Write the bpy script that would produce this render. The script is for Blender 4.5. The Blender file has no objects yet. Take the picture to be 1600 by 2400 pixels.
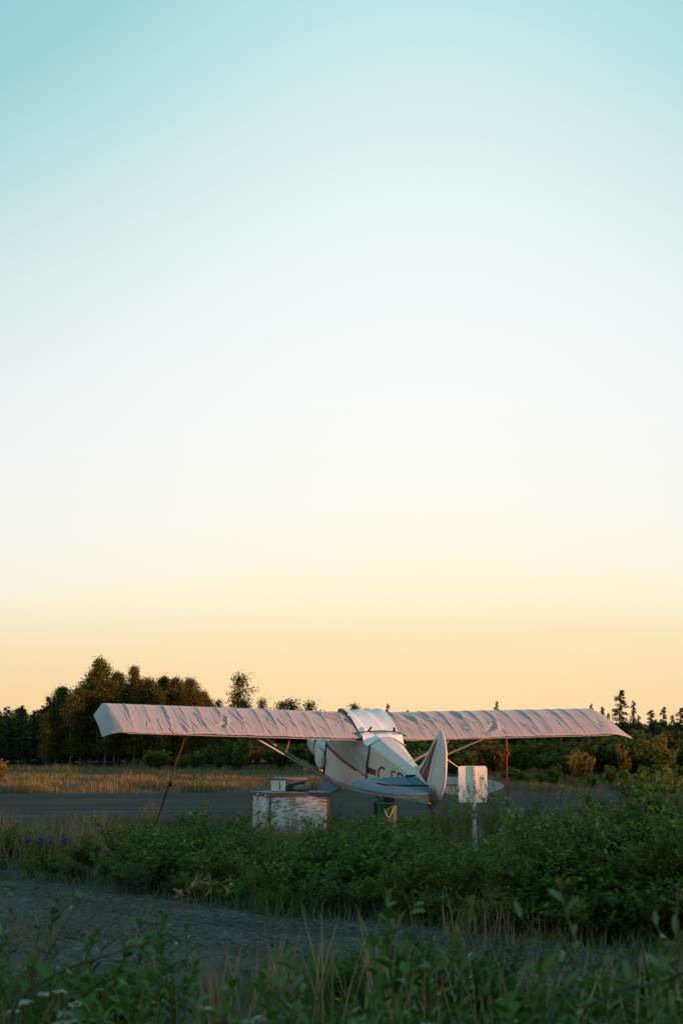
import bpy, math, random
import numpy as np
from mathutils import Vector, Matrix, Euler

rng = np.random.default_rng(11)
random.seed(11)
scene = bpy.context.scene
COL = scene.collection
R = math.radians

# ------------------------------------------------------------------ camera
cam_data = bpy.data.cameras.new("camera")
cam_data.sensor_fit = 'VERTICAL'
cam_data.sensor_height = 36.0
cam_data.sensor_width = 24.0
cam_data.lens = 50.0
cam_data.clip_start = 0.1
cam_data.clip_end = 6000.0
cam_data.dof.use_dof = True
cam_data.dof.focus_distance = 26.0
cam_data.dof.aperture_fstop = 3.2
cam = bpy.data.objects.new("camera", cam_data)
COL.objects.link(cam)
CAM_H = 1.6
cam.location = (0, 0, CAM_H)
cam.rotation_euler = (R(90) + 0.16003575, 0, 0)
scene.camera = cam

# ------------------------------------------------------------------ sky and sun
SUN_AZ = R(62)       # to the right of straight behind the camera
SUN_EL = R(2.6)
SUN_DIR = Vector((math.sin(SUN_AZ) * math.cos(SUN_EL), -math.cos(SUN_AZ) * math.cos(SUN_EL), math.sin(SUN_EL)))


def lin(r, g, b):
    def f(c):
        c /= 255.0
        return c / 12.92 if c <= 0.04045 else ((c + 0.055) / 1.055) ** 2.4
    return (f(r), f(g), f(b), 1.0)


world = bpy.data.worlds.new("World")
scene.world = world
world.use_nodes = True
wn, wl = world.node_tree.nodes, world.node_tree.links
wn.clear()
w_out = wn.new('ShaderNodeOutputWorld')
w_bg = wn.new('ShaderNodeBackground')
w_bg.inputs['Strength'].default_value = 0.64
tc = wn.new('ShaderNodeTexCoord')
nrm = wn.new('ShaderNodeVectorMath'); nrm.operation = 'NORMALIZE'
wl.new(tc.outputs['Generated'], nrm.inputs[0])
sep = wn.new('ShaderNodeSeparateXYZ')
wl.new(nrm.outputs[0], sep.inputs[0])
# glow azimuth: the white part of the dusk sky is centred a little right of the view axis
dot = wn.new('ShaderNodeVectorMath'); dot.operation = 'DOT_PRODUCT'
dot.inputs[1].default_value = (math.sin(R(3.5)), math.cos(R(3.5)), 0)
wl.new(nrm.outputs[0], dot.inputs[0])


def wmath(op, a, b=None, c=None):
    n = wn.new('ShaderNodeMath'); n.operation = op
    for i, v in enumerate((a, b, c)):
        if v is None:
            continue
        if isinstance(v, (int, float)):
            n.inputs[i].default_value = v
        else:
            wl.new(v, n.inputs[i])
    return n.outputs[0]


flat = wmath('SQRT', wmath('SUBTRACT', 1.0001, wmath('MULTIPLY', sep.outputs['Z'], sep.outputs['Z'])))
away = wmath('SUBTRACT', flat, dot.outputs['Value'])
# saturating measure of how far a direction lies from the glow: 0 at the glow, 1 a few tens of degrees away
side = wmath('SUBTRACT', 1.0, wmath('POWER', math.e, wmath('MULTIPLY', away, -14.0)))
lift = wmath('MULTIPLY', side, wmath('MULTIPLY', sep.outputs['Z'], 0.62))
coord = wmath('ADD', sep.outputs['Z'], lift)
ramp = wn.new('ShaderNodeValToRGB')
wl.new(coord, ramp.inputs[0])
stops = [
    (0.000, (253, 215, 163)), (0.040, (253, 221, 170)), (0.073, (252, 229, 183)), (0.098, (252, 238, 205)),
    (0.130, (252, 246, 227)), (0.168, (250, 249, 241)), (0.240, (248, 249, 248)), (0.310, (241, 246, 246)),
    (0.380, (227, 242, 240)), (0.440, (208, 235, 233)), (0.500, (186, 226, 228)), (0.565, (160, 215, 222)),
    (0.68, (140, 204, 216)), (0.82, (138, 200, 214)), (1.0, (136, 196, 212)),
]
el = ramp.color_ramp.elements
el[0].position = stops[0][0]; el[0].color = lin(*stops[0][1])
el[1].position = stops[-1][0]; el[1].color = lin(*stops[-1][1])
for p, c in stops[1:-1]:
    e = el.new(p); e.color = lin(*c)
nish = wn.new('ShaderNodeTexSky')
nish.sky_type = 'NISHITA'
nish.sun_disc = False
nish.sun_elevation = SUN_EL
nish.sun_rotation = math.pi - SUN_AZ
nish.altitude = 150
mixs = wn.new('ShaderNodeMix'); mixs.data_type = 'RGBA'; mixs.blend_type = 'ADD'
mixs.inputs[0].default_value = 0.015
wl.new(ramp.outputs[0], mixs.inputs[6])
wl.new(nish.outputs[0], mixs.inputs[7])
# the dusk sky is brightest about the glow and falls off evenly away from it
fall = wmath('MULTIPLY_ADD', side, -0.16, 1.0)
scl = wn.new('ShaderNodeVectorMath'); scl.operation = 'SCALE'
wl.new(mixs.outputs[2], scl.inputs[0]); wl.new(fall, scl.inputs['Scale'])
wl.new(scl.outputs[0], w_bg.inputs['Color'])
wl.new(w_bg.outputs[0], w_out.inputs[0])

sun_data = bpy.data.lights.new("sun", 'SUN')
sun_data.energy = 4.9
sun_data.angle = R(0.6)
sun_data.color = (1.0, 0.37, 0.16)
sun = bpy.data.objects.new("sun", sun_data)
COL.objects.link(sun)
sun.rotation_euler = (-SUN_DIR).to_track_quat('-Z', 'Y').to_euler()

vs = scene.view_settings
vs.view_transform = 'Standard'
vs.look = 'None'
vs.exposure = 0.64
vs.gamma = 1.0
vs.use_curve_mapping = False
scene.cycles.max_bounces = 6
scene.cycles.transparent_max_bounces = 8
scene.cycles.use_denoising = True


# ------------------------------------------------------------------ helpers
def tag(o, label=None, cat=None, group=None, kind=None):
    if label: o['label'] = label
    if cat: o['category'] = cat
    if group: o['group'] = group
    if kind: o['kind'] = kind
    return o


def empty(name, loc=(0, 0, 0), rz=0.0, label=None, cat=None, group=None):
    o = bpy.data.objects.new(name, None)
    o.empty_display_size = 0.2
    COL.objects.link(o)
    o.location = loc
    o.rotation_euler = (0, 0, rz)
    return tag(o, label, cat, group)


def mesh_from(name, verts, faces, mats, smooth=False, midx=None, uvs=None):
    """verts (N,3); faces: (M,4)/(M,3) array or list of lists."""
    me = bpy.data.meshes.new(name)
    verts = np.asarray(verts, dtype=np.float32)
    if isinstance(faces, np.ndarray):
        k = faces.shape[1]
        me.vertices.add(len(verts))
        me.vertices.foreach_set('co', verts.ravel())
        me.loops.add(faces.size)
        me.loops.foreach_set('vertex_index', faces.astype(np.int32).ravel())
        me.polygons.add(len(faces))
        me.polygons.foreach_set('loop_start', np.arange(0, faces.size, k, dtype=np.int32))
        me.update(calc_edges=True)
        me.validate()
    else:
        me.from_pydata([tuple(v) for v in verts], [], faces)
    if not isinstance(mats, (list, tuple)):
        mats = [mats]
    for m in mats:
        me.materials.append(m)
    if midx is not None:
        me.polygons.foreach_set('material_index', np.asarray(midx, dtype=np.int32))
    if smooth:
        me.polygons.foreach_set('use_smooth', np.ones(len(me.polygons), dtype=bool))
    me.update()
    return me


def link(name, me, parent=None, loc=(0, 0, 0), kind=None):
    o = bpy.data.objects.new(name, me)
    COL.objects.link(o)
    o.location = loc
    if parent is not None:
        o.parent = parent
    if kind:
        o['kind'] = kind
    return o


class MB:
    """collects primitive shapes and links them as one mesh object"""
    def __init__(self):
        self.v = []
        self.f = []

    def add(self, verts, faces):
        b = len(self.v)
        self.v += [tuple(p) for p in verts]
        self.f += [[i + b for i in f] for f in faces]
        return self

    def box(self, c, s, rot=None, bev=0.0):
        hx, hy, hz = s[0] / 2, s[1] / 2, s[2] / 2
        if bev <= 0:
            vs_ = [(x * hx, y * hy, z * hz) for x in (-1, 1) for y in (-1, 1) for z in (-1, 1)]
            fs = [[0, 1, 3, 2], [4, 6, 7, 5], [0, 4, 5, 1], [2, 3, 7, 6], [0, 2, 6, 4], [1, 5, 7, 3]]
        else:
            b = bev
            vs_ = []
            idx = {}
            for x in (-1, 1):
                for y in (-1, 1):
                    for z in (-1, 1):
                        for a in range(3):
                            p = [x * (hx - b), y * (hy - b), z * (hz - b)]
                            p[a] = (x, y, z)[a] * (hx, hy, hz)[a]
                            idx[(x, y, z, a)] = len(vs_)
                            vs_.append(tuple(p))
            fs = []
            for a in range(3):
                o1, o2 = (a + 1) % 3, (a + 2) % 3
                for s_ in (-1, 1):
                    q = []
                    for u, w in ((-1, -1), (1, -1), (1, 1), (-1, 1)):
                        k = [0, 0, 0]; k[a] = s_; k[o1] = u; k[o2] = w
                        q.append(idx[(k[0], k[1], k[2], a)])
                    fs.append(q if s_ > 0 else q[::-1])
            for a in range(3):
                o1, o2 = (a + 1) % 3, (a + 2) % 3
                for u in (-1, 1):
                    for w in (-1, 1):
                        k0 = [0, 0, 0]; k0[a] = -1; k0[o1] = u; k0[o2] = w
                        k1 = list(k0); k1[a] = 1
                        q = [idx[(*k0, o1)], idx[(*k1, o1)], idx[(*k1, o2)], idx[(*k0, o2)]]
                        fs.append(q if u * w > 0 else q[::-1])
            for x in (-1, 1):
                for y in (-1, 1):
                    for z in (-1, 1):
                        t = [idx[(x, y, z, 0)], idx[(x, y, z, 1)], idx[(x, y, z, 2)]]
                        fs.append(t if x * y * z > 0 else t[::-1])
        c = Vector(c)
        if rot is not None:
            vs_ = [rot @ Vector(p) for p in vs_]
        return self.add([Vector(p) + c for p in vs_], fs)

    def tube(self, pts, rad, n=8, cap=True):
        pts = [Vector(p) for p in pts]
        rads = rad if isinstance(rad, (list, tuple)) else [rad] * len(pts)
        vs_, fs = [], []
        up = None
        for i, p in enumerate(pts):
            d = (pts[min(i + 1, len(pts) - 1)] - pts[max(i - 1, 0)]).normalized()
            if up is None:
                up = d.orthogonal().normalized()
            else:
                up = (up - d * up.dot(d)).normalized()
            sd = d.cross(up)
            for k in range(n):
                a = 2 * math.pi * k / n
                vs_.append(p + (up * math.cos(a) + sd * math.sin(a)) * rads[i])
        for i in range(len(pts) - 1):
            for k in range(n):
                fs.append([i * n + k, i * n + (k + 1) % n, (i + 1) * n + (k + 1) % n, (i + 1) * n + k])
        if cap:
            fs.append(list(range(n))[::-1])
            fs.append([(len(pts) - 1) * n + k for k in range(n)])
        return self.add(vs_, fs)

    def loft(self, rings, closed=True, cap=True):
        n = len(rings[0])
        vs_ = [Vector(p) for r in rings for p in r]
        fs = []
        for i in range(len(rings) - 1):
            for k in range(n if closed else n - 1):
                fs.append([i * n + k, i * n + (k + 1) % n, (i + 1) * n + (k + 1) % n, (i + 1) * n + k])
        if cap and closed:
            fs.append(list(range(n))[::-1])
            fs.append([(len(rings) - 1) * n + k for k in range(n)])
        return self.add(vs_, fs)

    def lathe(self, prof, axis_o=(0, 0, 0), axis='Z', n=20):
        rings = []
        o = Vector(axis_o)
        for r, h in prof:
            ring = []
            for k in range(n):
                a = 2 * math.pi * k / n
                c, s = r * math.cos(a), r * math.sin(a)
                p = Vector((c, s, h)) if axis == 'Z' else (Vector((h, c, s)) if axis == 'X' else Vector((s, h, c)))
                ring.append(o + p)
            rings.append(ring)
        return self.loft(rings)

    def plate(self, outline, axis, t, inset=0.12, thin=0.006):
        """lens-like plate: outline of 2-D points in the plane normal to axis ('X' or 'Z'), thickest t inside."""
        pts = [Vector(p) for p in outline]
        c = sum(pts, Vector((0, 0))) / len(pts)
        def P(p, h):
            return (h, p[0], p[1]) if axis == 'X' else (p[0], p[1], h)
        def sh(k):
            return [c + (p - c) * k for p in pts]
        rings = [[P(p, -t / 2) for p in sh(1 - 3 * inset)], [P(p, -t / 2.4) for p in sh(1 - inset)], [P(p, -thin) for p in sh(1)],
                 [P(p, thin) for p in sh(1)], [P(p, t / 2.4) for p in sh(1 - inset)], [P(p, t / 2) for p in sh(1 - 3 * inset)]]
        return self.loft(rings)

    def build(self, name, mat, parent=None, smooth=False, loc=(0, 0, 0)):
        me = mesh_from(name, self.v, self.f, mat)
        import bmesh
        bm = bmesh.new(); bm.from_mesh(me)
        bmesh.ops.recalc_face_normals(bm, faces=bm.faces)
        bm.to_mesh(me); bm.free()
        if smooth:
            me.polygons.foreach_set('use_smooth', np.ones(len(me.polygons), dtype=bool))
            me.set_sharp_from_angle(angle=R(38))
        return link(name, me, parent, loc)


# ------------------------------------------------------------------ materials
def new_mat(name):
    m = bpy.data.materials.new(name)
    m.use_nodes = True
    nt = m.node_tree
    return m, nt.nodes, nt.links, nt.nodes['Principled BSDF']


def noise(n, l, scale, detail=4.0, rough=0.6, vec=None, dim='3D'):
    t = n.new('ShaderNodeTexNoise')
    t.inputs['Scale'].default_value = scale
    t.inputs['Detail'].default_value = detail
    t.inputs['Roughness'].default_value = rough
    if vec is not None:
        l.new(vec, t.inputs['Vector'])
    return t


def objcoord(n, l, scale=(1, 1, 1)):
    t = n.new('ShaderNodeTexCoord')
    mp = n.new('ShaderNodeMapping')
    mp.inputs['Scale'].default_value = scale
    l.new(t.outputs['Object'], mp.inputs['Vector'])
    return mp.outputs[0]


def cramp(n, l, fac, stops_):
    r = n.new('ShaderNodeValToRGB')
    e = r.color_ramp.elements
    e[0].position, e[0].color = stops_[0][0], (*stops_[0][1], 1)
    e[1].position, e[1].color = stops_[-1][0], (*stops_[-1][1], 1)
    for p, c in stops_[1:-1]:
        q = e.new(p); q.color = (*c, 1)
    l.new(fac, r.inputs[0])
    return r.outputs[0]


def bump(n, l, h, strength, dist, bsdf):
    b = n.new('ShaderNodeBump')
    b.inputs['Strength'].default_value = strength
    b.inputs['Distance'].default_value = dist
    l.new(h, b.inputs['Height'])
    l.new(b.outputs[0], bsdf.inputs['Normal'])
    return b


def simple(name, col, rough=0.6, metal=0.0, var=0.18, nscale=9.0, bmp=0.0, spec=0.4, scale=(1, 1, 1)):
    m, n, l, b = new_mat(name)
    v = objcoord(n, l, scale)
    t = noise(n, l, nscale, 5, 0.65, v)
    lo = tuple(c * (1 - var) for c in col)
    hi = tuple(min(1, c * (1 + var)) for c in col)
    l.new(cramp(n, l, t.outputs[0], [(0.3, lo), (0.7, hi)]), b.inputs['Base Color'])
    b.inputs['Roughness'].default_value = rough
    b.inputs['Metallic'].default_value = metal
    b.inputs['Specular IOR Level'].default_value = spec
    if bmp:
        t2 = noise(n, l, nscale * 6, 4, 0.6, v)
        bump(n, l, t2.outputs[0], bmp, 0.01, b)
    return m


def leafmat(name, stops_, trans=0.38, rough=0.42, patch=0.9, spec=0.25, vary=0.55):
    """foliage: each leaf its own tone, plus slow drifts of hue through the plant, and some light through the blade"""
    m, n, l, b = new_mat(name)
    g = n.new('ShaderNodeNewGeometry')
    oi = n.new('ShaderNodeObjectInfo')
    v = objcoord(n, l)
    t = noise(n, l, patch, 3, 0.6, v)
    add = n.new('ShaderNodeMath'); add.operation = 'MULTIPLY_ADD'
    l.new(g.outputs['Random Per Island'], add.inputs[0]); add.inputs[1].default_value = vary
    mul = n.new('ShaderNodeMath'); mul.operation = 'MULTIPLY_ADD'
    l.new(t.outputs[0], mul.inputs[0]); mul.inputs[1].default_value = 0.75; mul.inputs[2].default_value = -0.25
    l.new(mul.outputs[0], add.inputs[2])
    ad2 = n.new('ShaderNodeMath'); ad2.operation = 'MULTIPLY_ADD'
    l.new(oi.outputs['Random'], ad2.inputs[0]); ad2.inputs[1].default_value = 0.22
    l.new(add.outputs[0], ad2.inputs[2])
    c = cramp(n, l, ad2.outputs[0], stops_)
    l.new(c, b.inputs['Base Color'])
    b.inputs['Roughness'].default_value = rough
    b.inputs['Specular IOR Level'].default_value = spec
    tr = n.new('ShaderNodeBsdfTranslucent')
    l.new(c, tr.inputs['Color'])
    mx = n.new('ShaderNodeMixShader'); mx.inputs[0].default_value = trans
    l.new(b.outputs[0], mx.inputs[1]); l.new(tr.outputs[0], mx.inputs[2])
    l.new(mx.outputs[0], n['Material Output'].inputs['Surface'])
    return m


M = {}
M['willow'] = leafmat('willow_leaf', [(0.05, (0.026, 0.040, 0.007)), (0.35, (0.088, 0.125, 0.016)), (0.65, (0.170, 0.215, 0.030)), (1.0, (0.34, 0.37, 0.075))])
M['willow_grey'] = leafmat('grey_willow_leaf', [(0.05, (0.036, 0.052, 0.018)), (0.4, (0.090, 0.122, 0.034)), (0.75, (0.165, 0.200, 0.065)), (1.0, (0.30, 0.32, 0.13))])
M['alder'] = leafmat('alder_leaf', [(0.05, (0.018, 0.040, 0.008)), (0.4, (0.070, 0.130, 0.015)), (0.7, (0.135, 0.210, 0.025)), (1.0, (0.28, 0.34, 0.06))])
M['birch'] = leafmat('birch_leaf', [(0.05, (0.040, 0.047, 0.007)), (0.4, (0.098, 0.094, 0.011)), (0.7, (0.155, 0.136, 0.015)), (1.0, (0.225, 0.175, 0.022))], patch=0.5, vary=0.28)
M['yellow'] = leafmat('yellowing_leaf', [(0.05, (0.112, 0.091, 0.017)), (0.5, (0.210, 0.161, 0.025)), (1.0, (0.322, 0.224, 0.042))], patch=0.6)
M['rust'] = leafmat('russet_leaf', [(0.05, (0.075, 0.054, 0.021)), (0.5, (0.135, 0.090, 0.030)), (1.0, (0.210, 0.128, 0.045))], patch=0.6)
M['scrub'] = leafmat('scrub_leaf', [(0.05, (0.039, 0.064, 0.011)), (0.4, (0.076, 0.119, 0.017)), (0.75, (0.126, 0.161, 0.025)), (1.0, (0.203, 0.196, 0.036))], patch=0.6)
M['spruce'] = leafmat('spruce_needle', [(0.05, (0.015, 0.027, 0.015)), (0.5, (0.033, 0.048, 0.022)), (1.0, (0.069, 0.070, 0.030))], trans=0.1, patch=0.6)
M['straw'] = leafmat('straw', [(0.05, (0.13, 0.085, 0.045)), (0.5, (0.25, 0.165, 0.090)), (1.0, (0.38, 0.27, 0.16))], trans=0.25, patch=0.4)
M['green_grass'] = leafmat('green_grass', [(0.05, (0.042, 0.070, 0.022)), (0.5, (0.087, 0.129, 0.036)), (1.0, (0.182, 0.210, 0.070))], trans=0.3, patch=0.4)
M['mixed_grass'] = leafmat('mixed_grass', [(0.05, (0.058, 0.085, 0.018)), (0.45, (0.090, 0.110, 0.031)), (0.70, (0.140, 0.118, 0.055)), (1.0, (0.270, 0.185, 0.115))], trans=0.25, patch=0.12)
M['weed'] = leafmat('verge_weed_leaf', [(0.05, (0.014, 0.038, 0.008)), (0.40, (0.046, 0.104, 0.014)), (0.70, (0.105, 0.175, 0.024)), (1.0, (0.250, 0.300, 0.065))], trans=0.22, spec=0.14)
M['weed_pale'] = leafmat('pale_verge_leaf', [(0.05, (0.030, 0.050, 0.020)), (0.5, (0.085, 0.120, 0.045)), (1.0, (0.230, 0.260, 0.110))], trans=0.2, spec=0.18)
M['stalk'] = leafmat('dry_stalk', [(0.05, (0.20, 0.135, 0.075)), (0.5, (0.36, 0.25, 0.145)), (1.0, (0.52, 0.39, 0.25))], trans=0.2, patch=0.4)
M['fireweed'] = leafmat('fireweed_petal', [(0.05, (0.11, 0.045, 0.11)), (1.0, (0.24, 0.11, 0.23))], trans=0.3)
M['yarrow'] = leafmat('yarrow_floret', [(0.05, (0.30, 0.34, 0.26)), (1.0, (0.62, 0.66, 0.55))], trans=0.2)
M['twig'] = simple('twig_bark', (0.055, 0.038, 0.028), 0.85, nscale=14, var=0.4)
M['greenstem'] = simple('green_stem', (0.075, 0.085, 0.035), 0.7, nscale=12, var=0.3)
M['trunk'] = simple('pale_bark', (0.085, 0.078, 0.07), 0.85, nscale=7, var=0.5)
M['dtrunk'] = simple('dark_bark', (0.07, 0.055, 0.045), 0.9, nscale=7, var=0.4)


# ------------------------------------------------------------------ leaf geometry
def unit(v):
    return v / np.maximum(np.linalg.norm(v, axis=-1, keepdims=True), 1e-9)


def leaf_quads(base, d, nrm_, length, width, fold=0.22):
    """one folded diamond (two triangles) per leaf"""
    d = unit(d)
    side = unit(np.cross(d, nrm_))
    up = np.cross(side, d)
    length = np.asarray(length)[:, None]; width = np.asarray(width)[:, None]
    n = len(base)
    v = np.empty((n, 4, 3))
    mid = base + d * length * 0.45
    v[:, 0] = base
    v[:, 1] = mid + side * width * 0.5 + up * width * fold
    v[:, 2] = base + d * length - up * length * 0.08
    v[:, 3] = mid - side * width * 0.5 + up * width * fold
    i = np.arange(n)[:, None] * 4
    f = np.concatenate([i + [0, 1, 2], i + [0, 2, 3]], axis=0)
    return v.reshape(-1, 3), f


def rand_dirs(n, r=rng):
    return unit(r.normal(size=(n, 3)))


def tubes_np(paths, n=4):
    """paths: list of (points (k,3), radii (k,)) -> verts, quad faces"""
    V, F = [], []
    off = 0
    for P, rad in paths:
        P = np.asarray(P, float); k = len(P)
        T = unit(np.gradient(P, axis=0))
        ref = np.array([0.31, 0.17, 0.93]) if abs(T[0, 2]) < 0.9 else np.array([1.0, 0.1, 0.0])
        A = unit(np.cross(T, ref)); B = np.cross(T, A)
        ang = np.arange(n) * 2 * math.pi / n
        ring = P[:, None] + (A[:, None] * np.cos(ang)[None, :, None] + B[:, None] * np.sin(ang)[None, :, None]) * np.asarray(rad)[:, None, None]
        V.append(ring.reshape(-1, 3))
        a = np.arange(k - 1)[:, None] * n + np.arange(n)[None]
        b = np.arange(k - 1)[:, None] * n + (np.arange(n)[None] + 1) % n
        q = np.stack([a, b, b + n, a + n], axis=-1).reshape(-1, 4) + off
        F.append(q); off += k * n
    return np.concatenate(V), np.concatenate(F)


def curve_path(p0, d0, length, k, bend, r, grav=0.0):
    p = np.array(p0, float); d = np.array(d0, float); out = [p.copy()]
    for _ in range(k):
        d = unit(d + r.normal(size=3) * bend + np.array([0, 0, grav]))
        p = p + d * length / k
        out.append(p.copy())
    return np.array(out)


def make_shrub(seed, h=0.9, rad=0.55, nstem=15, ntwig=7, nleaf=22, ll=0.055, lw=0.015, upright=1.0):
    """stems fanning up from one root, twigs off them, narrow leaves along all of it"""
    r = np.random.default_rng(seed)
    paths, LB, LD = [], [], []
    for s in range(nstem):
        a = r.uniform(0, 2 * math.pi); tilt = r.uniform(0.05, 0.75) / upright
        L = h * r.uniform(0.6, 1.1)
        d = np.array([math.cos(a) * tilt, math.sin(a) * tilt, 1.0])
        P = curve_path([r.normal() * 0.05 * rad / 0.5, r.normal() * 0.05 * rad / 0.5, 0], unit(d), L, 7, 0.10, r, 0.03)
        paths.append((P, np.linspace(0.007, 0.0016, 8)))
        for t in range(ntwig):
            q = r.uniform(0.22, 0.95); i = int(q * 6.99); fr = q * 7 - i
            b = P[i] * (1 - fr) + P[i + 1] * fr
            a2 = r.uniform(0, 2 * math.pi)
            d2 = unit(np.array([math.cos(a2), math.sin(a2), r.uniform(0.3, 1.3)]))
            tl = h * r.uniform(0.14, 0.34) * (1.15 - 0.5 * q)
            T = curve_path(b, d2, tl, 4, 0.12, r, 0.06)
            paths.append((T, np.linspace(0.003, 0.001, 5)))
            q2 = r.uniform(0.1, 1.0, nleaf); j = np.minimum((q2 * 4).astype(int), 3); fr2 = (q2 * 4 - j)[:, None]
            LB.append(T[j] * (1 - fr2) + T[j + 1] * fr2)
            td = unit(T[j + 1] - T[j])
            LD.append(unit(td * 0.55 + rand_dirs(nleaf, r) * 0.8 + np.array([0, 0, 0.1])))
        # leaves on the leading shoot
        nn = nleaf
        q2 = r.uniform(0.35, 1.0, nn); j = np.minimum((q2 * 7).astype(int), 6); fr2 = (q2 * 7 - j)[:, None]
        LB.append(P[j] * (1 - fr2) + P[j + 1] * fr2)
        LD.append(unit(unit(P[j + 1] - P[j]) * 0.8 + rand_dirs(nn, r) * 0.7))
    LB = np.concatenate(LB); LD = np.concatenate(LD); n = len(LB)
    lv, lf = leaf_quads(LB, LD, rand_dirs(n, r) * 0.6 + np.array([0, 0, 1]), ll * r.uniform(0.6, 1.25, n), lw * r.uniform(0.7, 1.3, n))
    sv, sf = tubes_np(paths, 3)
    return (lv, lf), (sv, sf)


def make_broadleaf(seed, h=7.0, cr=1.6, base=0.3, nl=4200, ls=0.17, lean=0.02):
    """trunk, limbs, and leaf clumps hung about the limbs' ends, gaps left between"""
    r = np.random.default_rng(seed)
    paths = []
    T = curve_path([0, 0, 0], unit(np.array([r.normal() * lean, r.normal() * lean, 1])), h, 12, 0.035, r, 0.05)
    paths.append((T, np.linspace(0.012 * h, 0.006, 13)))
    ends = []
    nb = 30
    for b in range(nb):
        q = base + (0.99 - base) * (b + r.uniform(0, 1)) / nb
        i = min(int(q * 12), 11); fr = q * 12 - i
        p = T[i] * (1 - fr) + T[i + 1] * fr
        a = b * 2.4 + r.normal() * 0.5
        w = (q - base) / (1 - base)
        L = cr * (0.35 + 0.9 * math.sin(math.pi * min(1, 0.28 + w * 0.72)) ** 0.9) * r.uniform(0.4, 1.2)
        if w > 0.8:
            L *= 0.55
        d = unit(np.array([math.cos(a), math.sin(a), r.uniform(0.45, 1.5)]))
        P = curve_path(p, d, L, 5, 0.14, r, 0.03)
        paths.append((P, np.linspace(0.028, 0.006, 6)))
        for k in (2, 3, 4, 5):
            ends.append((P[k], 0.16 + 0.10 * r.uniform() + 0.05 * L))
        for _ in range(2):
            k = r.integers(2, 5)
            a3 = rand_dirs(1, r)[0]; a3[2] = abs(a3[2]) * 0.6
            Q = curve_path(P[k], unit(a3 + d * 0.4), L * 0.45, 3, 0.15, r, 0.02)
            paths.append((Q, np.linspace(0.014, 0.004, 4)))
            ends.append((Q[2], 0.22)); ends.append((Q[3], 0.2))
    ends.append((T[-1], 0.2)); ends.append((T[-2], 0.25))
    E = np.array([e[0] for e in ends]); Sg = np.array([e[1] for e in ends])
    wgt = r.uniform(0.3, 1.6, len(E)); wgt /= wgt.sum()
    pick = r.choice(len(E), nl, p=wgt)
    B = E[pick] + r.normal(size=(nl, 3)) * Sg[pick][:, None] * np.array([1, 1, 0.75])
    lv, lf = leaf_quads(B, rand_dirs(nl, r), rand_dirs(nl, r), ls * r.uniform(0.5, 1.3, nl), ls * 0.8 * r.uniform(0.5, 1.3, nl))
    sv, sf = tubes_np(paths, 5)
    return (lv, lf), (sv, sf)


def make_spruce(seed, h=5.0, cr=0.8, nl=2600, ls=0.2, ragged=0.35):
    """narrow northern spruce: short drooping boughs in uneven tiers, a clubbed leader"""
    r = np.random.default_rng(seed)
    T = curve_path([0, 0, 0], [0, 0, 1], h, 10, 0.012, r, 0.1)
    paths = [(T, np.linspace(0.013 * h, 0.008, 11))]
    nb = int(16 * h)
    B, D = [], []
    for b in range(nb):
        q = 0.06 + 0.93 * (b + r.uniform()) / nb
        i = min(int(q * 10), 9); fr = q * 10 - i
        p = T[i] * (1 - fr) + T[i + 1] * fr
        L = cr * (1.02 - q) ** 0.75 * r.uniform(1 - 1.6 * ragged, 1.1) + 0.06
        if 0.88 < q < 0.97:
            L *= 1.12
        a = r.uniform(0, 2 * math.pi)
        P = curve_path(p, unit(np.array([math.cos(a), math.sin(a), 0.05])), L, 3, 0.08, r, -0.14)
        paths.append((P, np.linspace(0.014, 0.004, 4)))
        m = max(4, int(nl / nb * (0.5 + L / cr)))
        q2 = r.uniform(0.1, 1.05, m); j = np.clip((q2 * 3).astype(int), 0, 2); f2 = (q2 * 3 - j)[:, None]
        c = P[j] * (1 - f2) + P[j + 1] * f2
        B.append(c + r.normal(size=(m, 3)) * 0.035)
        out = unit(P[-1] - P[0])
        D.append(unit(out * 0.7 + rand_dirs(m, r) * 0.7 + np.array([0, 0, -0.25])))
    B = np.concatenate(B); D = np.concatenate(D); n = len(B)
    lv, lf = leaf_quads(B, D, rand_dirs(n, r) * 0.5 + np.array([0, 0, 1]), ls * r.uniform(0.5, 1.2, n), ls * 0.35 * r.uniform(0.6, 1.3, n))
    sv, sf = tubes_np(paths, 4)
    return (lv, lf), (sv, sf)


def plant(name, proto, loc, rz, scale, label, cat, group, crown_name, crown_mat, stem_name, stem_mat, cache={}):
    """a copy of one plant: an Empty at its foot with foliage and stem as children that share mesh data"""
    key = (id(proto), crown_mat.name)
    if key not in cache:
        (lv, lf), (sv, sf) = proto
        cache[key] = (mesh_from(crown_name, lv, lf, crown_mat), mesh_from(stem_name, sv, sf, stem_mat, smooth=True))
    cm, sm = cache[key]
    root = empty(name, loc, rz, label, cat, group)
    root.scale = scale if isinstance(scale, tuple) else (scale, scale, scale)
    c = link(crown_name, cm, root); c['kind'] = 'stuff'
    link(stem_name, sm, root)
    return root


def blades(xy, z, h, w, lean, r, curl=0.35):
    """grass blades: three-vertex-pair strips narrowing to a tip"""
    n = len(xy)
    a = r.uniform(0, 2 * math.pi, n)
    d = np.stack([np.cos(a), np.sin(a), np.zeros(n)], 1)
    sa = r.uniform(0, math.pi, n)
    s = np.stack([np.cos(sa), np.sin(sa), np.zeros(n)], 1) * (w * 0.5)[:, None]
    b = np.concatenate([xy, z[:, None]], 1)
    up = np.array([0, 0, 1.0])
    m = b + up * (h * 0.55)[:, None] + d * (h * lean * 0.4)[:, None]
    t = b + up * (h * (1 - curl * lean))[:, None] + d * (h * lean)[:, None]
    v = np.stack([b - s, b + s, m + s * 0.8, m - s * 0.8, t], 1).reshape(-1, 3)
    i = np.arange(n)[:, None] * 5
    f = np.concatenate([i + [0, 1, 2], i + [0, 2, 3], i + [3, 2, 4]], 0)
    return v, f



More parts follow.
